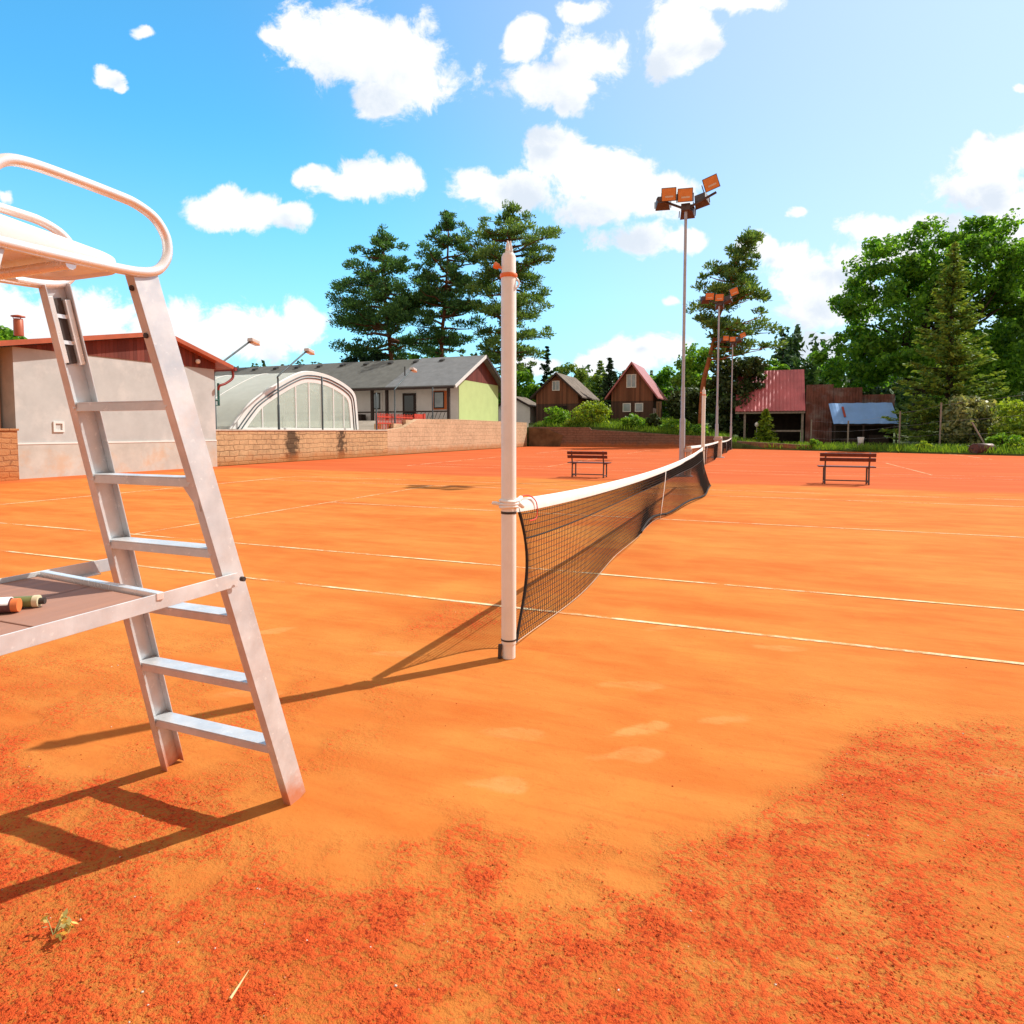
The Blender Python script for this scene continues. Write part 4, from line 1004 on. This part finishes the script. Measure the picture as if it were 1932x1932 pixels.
gable_house(sh, -26.5, -22.9, 62.6, 66, 2.0, 3.9, 5.0, .3, .3, 'hotel_white', 'hotel_white', 3.4, 'hotel_white', 'cottage_roof_grey', 'dark_timber')

# ------------------------------------------------------------------ barns at the right
bnr = thing('barn', 'open barn with steep dull red metal roof', 'barn', (1.3, 63, 0))
b = B()
def corr(b, o_, du, dv, n, amp):                      # corrugated sheet spanned by du (across ribs) and dv
    o_, du, dv = Vector(o_), Vector(du), Vector(dv); nn = du.cross(dv).normalized(); vs = []
    for k in range(n + 1):
        h = amp * (1 if k % 4 in (1, 2) else 0); vs += [o_ + du * (k / n) + nn * h, o_ + du * (k / n) + dv + nn * h]
    b.add(vs, [(2 * k, 2 * k + 2, 2 * k + 3, 2 * k + 1) for k in range(n)])
corr(b, (-2.4, 60.0, 3.15), (5.7, 0, 0), (0, 3.6, 3.85), 76, .035); b.build('roof', 'barn_roof_red', bnr, solid=.03)
b = B(); corr(b, (3.3, 67.2, 3.15), (-5.7, 0, 0), (0, -3.58, 3.85), 76, .035); b.build('roof', 'barn_roof_red', bnr, solid=.03)
B().bar(-2.4, 3.3, 60.1, 60.22, 2.95, 3.12).build('fascia', 'wood_grey', bnr)
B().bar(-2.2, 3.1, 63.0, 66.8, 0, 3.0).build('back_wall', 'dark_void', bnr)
b = B()
for x in (-1.6, .4, 3.1): b.bar(x - .09, x + .09, 60.3, 60.48, 0, 2.95)
b.bar(.5, 3.0, 60.34, 60.42, 1.35, 1.5); each(b, 'post', 'wood_grey', bnr)
rs_ = thing('rusty_shed', 'tall rusty corrugated sheet shed beside the red roof', 'shed', (5, 62, 0))
b = B(); corr(b, (3.35, 60.5, 0.15), (2.1, 0, 0), (0, 0, 5.25), 40, .05); b.build('front_sheet', 'rusty_sheet', rs_, solid=.02)
b = B(); corr(b, (5.46, 60.7, 0.15), (2.2, 0, 0), (0, 0, 4.95), 40, .05); b.build('front_sheet', 'rusty_sheet', rs_, solid=.02)
b = B(); corr(b, (7.7, 62.2, 0.15), (2.6, 0, 0), (0, 0, 4.4), 40, .05); b.build('side_sheet', 'rusty_sheet', rs_, solid=.02)
B().bar(3.4, 7.6, 60.85, 64, 0.1, 4.9).build('wall', 'dark_timber', rs_)
bs = thing('lean_to', 'low lean-to with pale blue sheet roof in front of the rusty shed', 'shed', (7.5, 58, 0))
b = B(); corr(b, (5.25, 57.2, 1.98), (4.6, 0, 0), (-.25, 1.9, 1.72), 20, .03); r_o = b.build('roof', 'blue_sheet', bs, solid=.03)
B().beam((6.12, 57.75, 2.55), (6.0, 58.7, 3.42), .16, .02, (0, -.67, .74)).build('rust_patch', 'rust_stain', r_o)
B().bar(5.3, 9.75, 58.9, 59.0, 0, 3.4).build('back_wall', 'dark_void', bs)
b = B()
for x in (5.35, 7.4, 9.7): b.bar(x - .06, x + .06, 57.3, 57.42, 0, 1.95)
each(b, 'post', 'dark_timber', bs)
B().bar(5.3, 9.8, 57.28, 57.4, 1.86, 1.95).build('beam', 'dark_timber', bs)
b = B(); b.bar(5.9, 7.2, 57.9, 58.6, 0, .8); b.bar(7.9, 9.3, 58.0, 58.7, 0, 1.1); each(b, 'lumber', 'dark_timber', bs)
wf_ = thing('wire_fence', 'thin wire fence on slim posts along the far grass', 'fence', (8, 52, 0))
fp = [(3.6, 57.0, 2.3), (5.95, 54.0, 2.15), (8.9, 51.5, 2.75), (11.0, 50.0, 3.25), (15.0, 47.8, 3.8), (21, 45, 3.8)]
for (x, y, h) in fp: B().lathe([(.055, 0), (.055, h)], (x, y, .05), 8).build('post', 'wood_grey', wf_)
b = B()
for fz in (.35, .62, .95):
    for p, q in zip(fp[:-1], fp[1:]):
        m_ = ((p[0] + q[0]) / 2, (p[1] + q[1]) / 2, .05 + (p[2] + q[2]) / 2 * fz - .06); b.tube([(p[0], p[1], .05 + p[2] * fz), m_, (q[0], q[1], .05 + q[2] * fz)], .005, 4)
each(b, 'wire', 'galv_pole', wf_)
rl = thing('court_roller', 'rusty iron court roller with a pole handle at the edge of the clay', 'roller', (12.0, 45.3, 0))
B().tube([(11.55, 44.75, .33), (11.57, 44.77, .33), (12.52, 45.18, .33), (12.54, 45.2, .33)], [.30, .34, .34, .30], 24).build('drum', 'roller_iron', rl)
b = B(); b.tube([(11.5, 44.7, .33), (11.45, 44.95, .45), (11.55, 46.0, .5), (12.55, 46.4, .5), (12.65, 45.4, .45), (12.6, 45.2, .33)], .03, 6); b.build('yoke', 'dark_iron', rl)
B().tube([(12.5, 46.0, .45), (11.86, 46.5, 1.95)], .045, 8).build('handle', 'wood_grey', rl)
bk = thing('bucket', 'small white bucket on a stump in the far grass', 'bucket', (6.4, 50.7, 0))
B().lathe([(.20, .05), (.21, .50), (.17, .55)], (6.4, 50.7, 0), 10).build('stump', 'wood_grey', bk)
B().lathe([(.17, .555), (.22, .98), (.20, .98)], (6.4, 50.7, 0), 14).build('pail', 'bucket_white', bk)
gl = thing('garden_lamp', 'short white post lamp in the dark under the leaning pine', 'garden lamp', (-2.6, 58, .9))
B().lathe([(.03, 0), (.03, 1.0)], (-.55, 57.0, .75), 8).build('post', 'galv_pole', gl); B().lathe([(.05, 1.0), (.16, 1.12), (.16, 1.3), (.03, 1.42)], (-.55, 57.0, .75), 10).build('globe', 'trim_white', gl)

# ------------------------------------------------------------------ vegetation
def leaf_faces(P_, size, r_, elong=1.6, nrm=None, upb=.25, dirs=None):
    n = len(P_); sz = size * (.6 + .8 * r_.rand(n))[:, None]
    if dirs is None:
        t = r_.normal(size=(n, 3))
        if nrm is not None: t = t - nrm * (t * nrm).sum(1, keepdims=True) * .7
        t[:, 2] -= .15
    else: t = dirs + r_.normal(size=(n, 3)) * .45
    t /= np.linalg.norm(t, axis=1, keepdims=True) + 1e-9
    q = r_.normal(size=(n, 3)); q[:, 2] += upb
    s_ = np.cross(t, q); s_ /= np.linalg.norm(s_, axis=1, keepdims=True) + 1e-9
    a = P_ - t * sz * elong * .5; b = P_ + s_ * sz * .42; c = P_ + t * sz * elong * .5; d = P_ - s_ * sz * .42
    V_ = np.stack([a, b, c, d], 1).reshape(-1, 3); F_ = np.arange(4 * n).reshape(n, 4)
    return V_, F_
def crown_mesh(name, parts):
    V_ = []; F_ = []; o_ = 0
    for v, f in parts: V_.append(v); F_.append(f + o_); o_ += len(v)
    return arr_mesh(name, np.concatenate(V_), np.concatenate(F_), 4)
def puff(c, rad, n, r_, shell=.55):
    d = r_.normal(size=(n, 3)); d /= np.linalg.norm(d, axis=1, keepdims=True)
    k = shell + (1 - shell) * r_.rand(n) ** .6
    k = k * (.85 + .3 * r_.rand(n))
    return np.array(c) + d * k[:, None] * np.array(rad), d
def limb(b, p, q, r0, r1, r_, n=5, wob=.12, sag=0.):
    p, q = Vector(p), Vector(q); L_ = (q - p).length; pts = []
    for k in range(n + 1):
        t = k / n; v = p.lerp(q, t)
        if 0 < k < n: v += Vector((r_.uniform(-1, 1), r_.uniform(-1, 1), r_.uniform(-.6, .6))) * wob * L_ * .25
        v.z += sag * L_ * 4 * t * (1 - t); pts.append(v)
    b.tube(pts, [r0 + (r1 - r0) * k / n for k in range(n + 1)], 7); return pts

def pine(label, base, trunk, crown_z0, levels, seed, mats=('bark_pine', 'pine_needles'), r0=.32, group=None, leafsize=.165, dens=1.0, lean_low=None):
    """trunk: list of points relative to base; levels: (z, reach, n limbs, x bias)"""
    r_ = np.random.RandomState(seed); rr = random.Random(seed)
    t = thing('pine_tree', label, 'pine tree', base, group); ORG[t.name] = Vector((0, 0, 0))
    tp = arc(trunk, 5); b = B(); b.tube(tp, [r0 * (1 - .86 * k / (len(tp) - 1)) for k in range(len(tp))], 9)
    def trunk_at(z):
        for i in range(len(tp) - 1):
            if tp[i].z <= z <= tp[i + 1].z: return tp[i].lerp(tp[i + 1], (z - tp[i].z) / max(1e-6, tp[i + 1].z - tp[i].z))
        return tp[-1]
    parts = []
    for (z, reach, nl, bias) in levels:
        z0_ = z
        a0 = rr.uniform(0, 6.28)
        for k in range(nl):
            c = trunk_at(z0_ + rr.uniform(-.7, .7))
            an = a0 + 6.283 * k / nl + rr.uniform(-.35, .35); rc = reach * rr.uniform(.72, 1.08)
            e = c + Vector((math.cos(an) * rc + bias, math.sin(an) * rc * .9, rr.uniform(-.28, .55) * reach * .6))
            pts = limb(b, c, e, .05 + .022 * reach, .02, rr, 4, .25, -.04)
            m = max(2, int(reach * .85))
            for j in range(m):
                f = .42 + .62 * j / max(1, m - 1) if m > 1 else 1
                q = pts[0].lerp(e, min(1.02, f)) + Vector((rr.uniform(-.5, .5), rr.uniform(-.5, .5), rr.uniform(-.25, .55))) * (.35 + .18 * reach)
                s_ = rr.uniform(.5, 1.05) * (.60 + .10 * reach)
                pp, dd = puff(q, (s_ * 1.1, s_ * 1.1, s_ * .62), int(150 * dens * s_ / .8), r_, .10)
                dd = dd + np.array([math.cos(an) * .3, math.sin(an) * .3, .55])
                parts.append(leaf_faces(pp, leafsize, r_, 2.1, None, .6, dd))
    c = tp[-1]
    for k in range(6):
        q = c + Vector((rr.uniform(-.5, .5), rr.uniform(-.5, .5), rr.uniform(-1.6, .5)))
        pp, dd = puff(q, (.55, .55, .6), int(60 * dens), r_, .1); dd[:, 2] += .8
        parts.append(leaf_faces(pp, leafsize, r_, 2.1, None, .6, dd))
    b.build('trunk', mats[0], t); link_mesh('crown', crown_mesh('crown', parts), mats[1], t)
    return t
PG = 'tall pines behind the hotel'
def lv(z0, z1, n, fn, nl=(4, 6), bias=None):
    out = []
    for k in range(n):
        f = k / (n - 1); out.append((z0 + (z1 - z0) * f, fn(f), nl[0] + (k * 7) % (nl[1] - nl[0] + 1), bias(f) if bias else 0))
    return out
def env(pts):
    return lambda f: float(np.interp(f, [p[0] for p in pts], [p[1] for p in pts]))
pine('left pine of three behind the hotel, broad crown with wide low branches', (-41.9, 66, 2), [(0, 0, 0), (.1, 0, 6), (-.3, 0, 10), (-.9, .2, 14), (-1.2, 0, 18), (-1.0, 0, 21.2), (-1.2, 0, 23.0)], 8,
     lv(9.2, 22.0, 13, env([(0, 4.5), (.12, 8.0), (.3, 7.0), (.55, 5.2), (.8, 4.2), (.93, 2.6), (1, 1.1)]), (4, 5), lambda f: -1.3 * (1 - f)), 11, group=PG)
pine('middle pine of three behind the hotel, pointed top and slim trunk', (-35.7, 67, 2), [(0, 0, 0), (.1, 0, 6), (0, 0, 10), (.4, .2, 14), (.8, 0, 18), (1.0, 0, 22), (.95, 0, 24.6)], 8,
     lv(9.0, 24.0, 14, env([(0, 3.2), (.15, 4.6), (.4, 5.0), (.6, 4.6), (.8, 3.0), (.92, 1.7), (1, .6)]), (4, 5)), 23, group=PG)
pine('tallest pine behind the near net post, rising above the hotel gable', (-27.4, 67, 2), [(0, 0, 0), (0, 0, 5), (.2, 0, 10), (.4, .2, 14), (.5, 0, 18), (.4, 0, 22), (.3, 0, 24.1)], 7,
     lv(6.4, 23.4, 16, env([(0, 3.0), (.12, 4.3), (.35, 4.2), (.5, 4.6), (.7, 5.4), (.85, 4.2), (.94, 2.6), (1, 1.0)]), (4, 5), lambda f: 0.2), 35, ('bark_pine', 'pine_needles_light'), group=PG)
pine('leaning pine with orange bare trunk behind the second light pole', (-5.4, 60, .8), [(0, 0, 0), (.1, 0, 3.0), (.22, 0, 5.0), (.6, 0, 6.8), (1.0, 0, 8.6), (1.35, 0, 10.6), (2.1, 0, 12.6), (2.6, 0, 14.6), (3.3, 0, 16.4), (3.95, 0, 17.9)], 9,
     [(7.2, 2.0, 3, 2.9), (7.8, 2.2, 4, 3.1), (8.6, 2.4, 4, 2.8), (9.2, 2.4, 4, 2.2), (9.8, 2.6, 4, 1.5), (10.4, 3.2, 4, .6), (11.2, 3.3, 5, .7), (12.0, 3.0, 4, .5), (12.6, 2.8, 6, .4), (13.4, 2.4, 6, .1), (14.4, 1.9, 5, .1), (15.3, 1.6, 5, 0), (16.3, 1.3, 4, 0), (17.2, .9, 4, 0)], 47, ('bark_orange', 'pine_needles_light'), r0=.27, leafsize=.16)

def broadleaf(name, label, cat, base, hulls, nclump, lsize, nleaf, seed, mats=('bark_dark', 'linden_leaf'), trunk_h=3., r0=.4, group=None, crad=(.8, 1.5), limbs=14):
    r_ = np.random.RandomState(seed); rr = random.Random(seed)
    t = thing(name, label, cat, base, group); ORG[t.name] = Vector((0, 0, 0))
    vol = np.array([h[3] * h[4] * h[5] for h in hulls]); vol = vol ** .8; vol /= vol.sum(); cs = []
    for i in range(nclump):
        h = hulls[r_.choice(len(hulls), p=vol)]; d = r_.normal(size=3); d /= np.linalg.norm(d); k = r_.uniform(.45, 1.0) ** .5
        p = np.array(h[:3]) + d * k * np.array(h[3:])
        if p[2] > .3: cs.append(p)
    parts = []
    for p in cs:
        s_ = r_.uniform(*crad); pp, dd = puff(p, (s_, s_, s_ * .72), int(nleaf * r_.uniform(.6, 1.25)), r_, .25)
        parts.append(leaf_faces(pp, lsize, r_, 1.35, dd, .5))
    b = B(); top = Vector((0, 0, trunk_h)); mid = Vector((float(np.mean([p[0] for p in cs])) * .5, 0, trunk_h + (max(p[2] for p in cs) - trunk_h) * .55))
    if r0 > 0:
        b.tube([(0, 0, -.1), (0, 0, trunk_h * .5), top, top.lerp(mid, .5), mid], [r0 * 1.25, r0, r0 * .85, r0 * .55, r0 * .25], 9)
        for p in cs[:limbs]:
            s0 = top.lerp(mid, rr.uniform(0, .9)); limb(b, s0, Vector(p), r0 * .35, .03, rr, 5, .22, .03)
        b.build('trunk', mats[0], t)
    link_mesh('crown', crown_mesh('crown', parts), mats[1], t)
    return t
broadleaf('linden_tree', 'huge broad green leafy tree above the rusty shed, right of the barns', 'tree', (14.0, 72, .4),
    [(-2.0, 0, 12.5, 5.5, 5.5, 5.5), (3.2, 0, 15.5, 4.8, 5, 4.4), (-3.0, 0, 17.0, 3.6, 4, 2.8), (-6.0, 0, 8.2, 3.2, 4, 3.2), (1, -1, 7.5, 7, 5, 3.2), (5.0, 0, 19.0, 2.2, 2.5, 1.9), (7.0, 0, 14.2, 2.2, 3, 3.4), (-5.5, 0, 13, 2.4, 3, 2.2), (-.3, 0, 19.2, 2.4, 2.5, 1.6), (5.2, 0, 15.2, 3.0, 3, 3.2), (5.8, 0, 11, 2.6, 3, 3)],
    330, .27, 200, 5, ('bark_dark', 'linden_leaf'), 4.5, .62, None, (.8, 1.45), 40)
broadleaf('linden_tree', 'bright green leafy tree at the right edge behind the spruce', 'tree', (24.0, 74, .4),
    [(0, 0, 9, 4.2, 4, 4.6), (-2.6, 0, 6, 2.6, 3, 2.6), (1, 0, 13, 2.8, 3, 2.4)], 120, .28, 190, 6, ('bark_dark', 'linden_leaf_light'), 3.5, .4, None, (.8, 1.4), 14)

def spruce(label, base, h, rad, seed, mt='spruce_needles', lsize=.2, layers=26, group=None, per=9, thin=1.0, kind='spruce_tree'):
    r_ = np.random.RandomState(seed); rr = random.Random(seed)
    t = thing(kind, label, 'shrub' if kind == 'thuja' else 'spruce', base, group); ORG[t.name] = Vector((0, 0, 0))
    b = B(); b.tube([(0, 0, -.1), (0, 0, h * .5), (0, 0, h)], [.02 * h + .02, .012 * h + .01, .01], 8); parts = []
    for i in range(layers):
        f = i / (layers - 1); z = .05 * h + f * h * .93; L_ = rad * (1 - f) ** .82 + .12 * rad * (1 - f) + .05
        nb_ = max(4, int(per * (1 - f * .55)))
        for k in range(nb_):
            an = rr.uniform(0, 6.28); l = L_ * rr.uniform(.65, 1.15); dr = -.12 + .42 * f
            m = max(3, int(l / (.17 * thin) )); m = min(m, 26)
            st = np.linspace(.15, 1, m); wd_ = (.18 + .26 * l * (1 - st)) * .8
            cx_ = np.cos(an) * l * st; cy_ = np.sin(an) * l * st; cz_ = z + l * st * dr + .16 * l * st ** 2
            reps = 4; px = np.repeat(cx_, reps); py = np.repeat(cy_, reps); pz = np.repeat(cz_, reps); ww = np.repeat(wd_, reps)
            o_ = r_.uniform(-1, 1, len(px)) * ww; px = px - np.sin(an) * o_; py = py + np.cos(an) * o_; pz = pz - np.abs(o_) * .35 + r_.normal(size=len(px)) * .04
            side = np.sign(o_)[:, None] * np.array([-math.sin(an), math.cos(an), -.1]) * .6 + np.array([math.cos(an), math.sin(an), -.05])
            parts.append(leaf_faces(np.stack([px, py, pz], 1), lsize, r_, 2.0, None, 1.2, side))
            if k % 2 == 0: b.tube([(0, 0, z), (math.cos(an) * l * .8, math.sin(an) * l * .8, z + l * .8 * dr)], [.03 + .01 * l, .012], 5)
    b.build('trunk', 'bark_dark', t); link_mesh('crown', crown_mesh('crown', parts), mt, t)
    return t
spruce('tall green spruce in front of the broad leafy tree, branches down to the ground', (12.65, 55.5, .1), 15.2, 3.5, 3, per=13, layers=34)
spruce('narrow dark spruce behind the grey-roofed cottage', (-26.9, 80, 2.5), 10.2, 1.6, 8, 'dark_spruce', .3, 20, None, 8)
spruce('dark column spruce between the two cottages', (-15.2, 66, 2.3), 6.8, 1.25, 9, 'dark_spruce', .24, 22, None, 9)
spruce('distant slim spruce right of the leaning pine crown', (2.6, 110, 3), 14.0, 2.3, 10, 'dark_spruce', .4, 18, None, 8)
spruce('second dark conifer left of the column spruce, behind the cottages', (-20.2, 82, 2.5), 8.2, 1.9, 12, 'spruce_needles', .3, 18, None, 8)

DG = 'background trees around the cottages'
broadleaf('leafy_tree', 'bright leafy tree just right of the hotel gable', 'tree', (-31.0, 80, 2.4), [(0, 0, 4.6, 2.8, 2.5, 3.2)], 46, .36, 120, 31, ('bark_dark', 'bright_leaf'), 2, .2, DG, (.7, 1.2), 6)
broadleaf('leafy_tree', 'pale open tree behind the ridge of the grey-roofed cottage', 'tree', (-23.2, 78, 2.4), [(0, 0, 4.4, 2.6, 2.5, 2.8), (1.6, 0, 5.6, 2, 2, 1.5)], 40, .34, 90, 32, ('bark_dark', 'spruce_needles'), 2, .2, DG, (.6, 1.1), 6)
broadleaf('leafy_tree', 'mid green tree right of the steep red-edged cottage', 'tree', (-9.6, 78, 2.4), [(0, 0, 3.6, 3.4, 2.5, 3.0), (-2.8, 0, 3.0, 2.4, 2, 2.2)], 64, .36, 120, 33, ('bark_dark', 'linden_leaf'), 2, .2, DG, (.7, 1.2), 6)
broadleaf('leafy_tree', 'taller light tree left of the leaning pine trunk', 'tree', (-7.4, 70, 1.9), [(0, 0, 5.0, 1.9, 2, 3.6), (.6, 0, 7.2, 1.3, 1.5, 1.8)], 46, .3, 110, 34, ('bark_dark', 'linden_leaf_light'), 2, .18, DG, (.6, 1.1), 6)
broadleaf('leafy_tree', 'dense dark tree at the foot of the leaning pine', 'tree', (-6.9, 64, 1.5), [(0, 0, 2.3, 1.7, 1.8, 1.9)], 36, .28, 120, 35, ('bark_dark', 'dark_leaf'), 1.5, .16, DG, (.6, 1.0), 4)
broadleaf('leafy_tree', 'dark brownish tree behind the second and third light poles', 'tree', (-2.9, 62.5, 1.0), [(0, 0, 4.2, 2.2, 2, 3.4), (1.2, 0, 5.4, 1.7, 1.8, 2.2), (-.2, 0, 2.0, 2.4, 1.6, 1.7)], 84, .27, 120, 36, ('bark_dark', 'dark_leaf'), 2, .2, DG, (.6, 1.0), 6)
broadleaf('leafy_tree', 'bright tree peeping out between the leaning pine and the red barn roof', 'tree', (1.0, 84, 2.4), [(0, 0, 4.8, 1.8, 2, 3.0)], 30, .36, 110, 37, ('bark_dark', 'bright_leaf'), 2, .18, DG, (.6, 1.0), 4)
broadleaf('leafy_tree', 'dark bushy tree low behind the left end of the hotel roof', 'tree', (-46.5, 66, 2), [(0, 0, 6.8, 2.2, 2, 2.6), (2.6, 0, 7.2, 1.8, 2, 2)], 50, .3, 120, 38, ('bark_dark', 'dark_spruce'), 3, .2, DG, (.6, 1.1), 5)
broadleaf('leafy_tree', 'light green tree showing above the hotel ridge between pine trunks', 'tree', (-40.2, 72, 2), [(0, 0, 7.2, 2.6, 2, 2.8), (-4, 0, 7.2, 1.6, 2, 2.2)], 50, .32, 120, 39, ('bark_dark', 'bright_leaf'), 3, .2, DG, (.6, 1.1), 5)
broadleaf('leafy_tree', 'green tree showing above the left end of the red roof', 'tree', (-70, 39, 1.5), [(0, 0, 7.2, 3.0, 3, 2.9), (4, 4, 6.4, 2, 2, 2)], 50, .4, 120, 40, ('bark_dark', 'bright_leaf'), 3, .25, DG, (.8, 1.3), 5)
BG_ = 'bushes on the bank below the cottages'
def bush(label, base, rx, rz, mt, seed, group=BG_, n=26, ls=.17, nl=90):
    return broadleaf('bush', label, 'bush', base, [(0, 0, rz * .95, rx, rx * .8, rz)], n, ls, nl, seed, ('bark_dark', mt), rz * .4, .05, group, (rx * .28, rx * .5), 6)
bush('feathery light bush in front of the grey-roofed cottage', (-18.2, 57.2, 1.75), 1.25, .95, 'bright_leaf', 51)
bush('largest yellow green bush between the two cottages', (-14.8, 57.3, 1.6), 1.55, 1.25, 'yellow_leaf', 52, n=40)
bush('low bush left of the largest bush on the bank', (-16.4, 56.6, 1.6), .9, .5, 'yellow_leaf', 53)
bush('rounded bush in front of the steep cottage', (-10.7, 56.9, 1.4), 1.0, .75, 'bright_leaf', 54)
bush('low spreading bush at the right end of the bank', (-7.2, 57.0, 1.2), 1.3, .55, 'bright_leaf', 55)
bush('dark round shrub beside the porch of the steep cottage', (-9.2, 57.2, 1.4), .55, .75, 'dark_leaf', 56)
bush('low green shrub left of the second light pole', (-5.0, 56.8, .9), 1.0, .55, 'linden_leaf', 60)
RG_ = 'shrubs near the roller'
bush('pale grey green shrub right of the spruce', (13.0, 51.5, .1), 1.5, 1.9, 'pale_leaf', 57, RG_, 46, .2, 100)
bush('big yellow green bush at the right edge', (16.2, 50.0, .1), 2.2, 1.75, 'yellow_leaf', 58, RG_, 60, .2, 100)
bush('leafy weed clump right of the roller', (13.35, 45.9, 0), .75, .62, 'bright_leaf', 59, RG_, 22, .14, 80)
bush('low dry weed clump at the right edge of the clay', (14.4, 45.4, 0), .95, .42, 'yellow_leaf', 61, RG_, 22, .12, 80)
bush('dark hedge mass behind the pale shrub', (17.5, 56, .2), 3.2, 1.8, 'dark_leaf', 62, RG_, 50, .25, 100)
spruce('light green column shrub in front of the left end of the open barn', (.15, 57.0, .35), 2.9, .85, 63, 'yellow_leaf', .15, 20, None, 11, 1, 'thuja')
bush('small weed in front of the lean-to', (3.6, 50.6, .1), .5, .35, 'bright_leaf', 64, 'weeds along the far kerb', 14, .12, 60)
bush('small weed at the foot of the spruce', (9.6, 47.2, .0), .5, .38, 'yellow_leaf', 65, 'weeds along the far kerb', 14, .12, 60)

# distant wood (one mass) and grass
r_ = np.random.RandomState(77); parts = []
def mass(x0, x1, y0, y1, zlo, zhi, n, ls):
    for i in range(n):
        x = r_.uniform(x0, x1); y = r_.uniform(y0, y1); h = r_.uniform(zlo, zhi); con = r_.rand() < .4
        rr_ = r_.uniform(1.6, 2.8)
        for k in range(5):
            f = k / 4; w_ = rr_ * ((1 - f) ** .8 + .15) if con else rr_ * (1 - .6 * abs(f - .5) ** 1.5)
            pp, dd = puff((x, y, h * (.25 + .75 * f)), (w_, w_, h * .13), 34, r_, .4); parts.append(leaf_faces(pp, ls, r_, 1.4, dd, .5))
mass(-62, 60, 118, 150, 8, 13.2, 190, .95); mass(-210, -62, 135, 160, 13, 18.8, 260, 1.0); mass(2, 60, 120, 140, 13, 18.5, 60, .95)
o = link_mesh('distant_wood', crown_mesh('distant_wood', parts), 'far_leaf'); o['kind'] = 'stuff'
def grass_blades(n, fn, hmin, hmax, seed, wd=.02):
    r_ = np.random.RandomState(seed); x, y, z = fn(r_, n); n = len(x); h = hmin + (hmax - hmin) * r_.rand(n) ** 2
    an = r_.rand(n) * 6.28; dx, dy = np.cos(an) * wd, np.sin(an) * wd; lx, ly = r_.normal(size=n) * h * .35, r_.normal(size=n) * h * .35
    a = np.stack([x - dx, y - dy, z], 1); b_ = np.stack([x + dx, y + dy, z], 1); c_ = np.stack([x + dx * .3 + lx, y + dy * .3 + ly, z + h], 1); d_ = np.stack([x - dx * .3 + lx, y - dy * .3 + ly, z + h], 1)
    return np.stack([a, b_, c_, d_], 1).reshape(-1, 3), np.arange(4 * n).reshape(n, 4)
def far_verge(r_, n):
    x = r_.uniform(-2.4, 20, n); y0 = 53.4 - (np.minimum(x, 14) + 2.2) * .62; d = r_.rand(n) ** 1.6 * 6; y = y0 + d - .2 * r_.rand(n)
    k = fbm(x, y, .9, 3, 4) > .36; x, y, d = x[k], y[k], d[k]
    return x, y, np.where(d < .3, .0, np.maximum(.10, .55 - (x + 2.2) * .2) + 0 * x) 
def cot_verge(r_, n):
    x = r_.uniform(-20, -2.6, n); d = r_.rand(n) ** 1.3; y = 55.5 + d * 6; top = np.where(x < -14, 1.75, np.maximum(.25, 1.75 - (x + 14) * .093)); fa = np.where(x < -8, 2.25, np.maximum(.3, 2.25 - (x + 8) * .28))
    return x, y, top + (fa - top) * np.clip((y - 55.47) / 5.03, 0, 1)
o = link_mesh('grass', crown_mesh('grass', [grass_blades(16000, far_verge, .12, .55, 1, .025), grass_blades(15000, cot_verge, .12, .5, 2, .03)]), 'grass_blade'); o['kind'] = 'stuff'

# tiny things on the foreground clay
sp = thing('sprig', 'small pale yellow weed sprig on the clay near the chair shadow', 'weed', (-1.775, 1.065, 0))
rr = random.Random(3); b = B(); pts = []
for k in range(7):
    a = rr.uniform(-.4, 3.5); L_ = rr.uniform(.03, .055); p0 = Vector((-1.775, 1.065, .004)); p1 = p0 + Vector((math.cos(a) * L_, math.sin(a) * L_ * .7, rr.uniform(.012, .045)))
    b.tube([p0, (p0 + p1) / 2 + Vector((0, 0, .006)), p1], .0012, 5); pts.append(p1)
b.build('stem', 'dry_sprig', sp)
V_ = []
r_ = np.random.RandomState(9); PP_ = np.concatenate([np.array(p)[None] + r_.normal(size=(5, 3)) * .006 for p in pts]); PP_[:, 2] = np.maximum(PP_[:, 2], .006)
v_, f_ = leaf_faces(PP_ - np.array(ORG[sp.name]), .014, r_, 1.5); link_mesh('leaf', arr_mesh('leaf', v_, f_, 4), 'dry_sprig', sp)
b = B(); b.tube([(-1.172, 1.095, .006), (-1.178, 1.125, .008), (-1.192, 1.175, .006)], [.004, .003, .0008], 5); o = b.build('straw', 'straw'); tag(o, 'thin dry straw lying on the red clay in the foreground', 'straw')
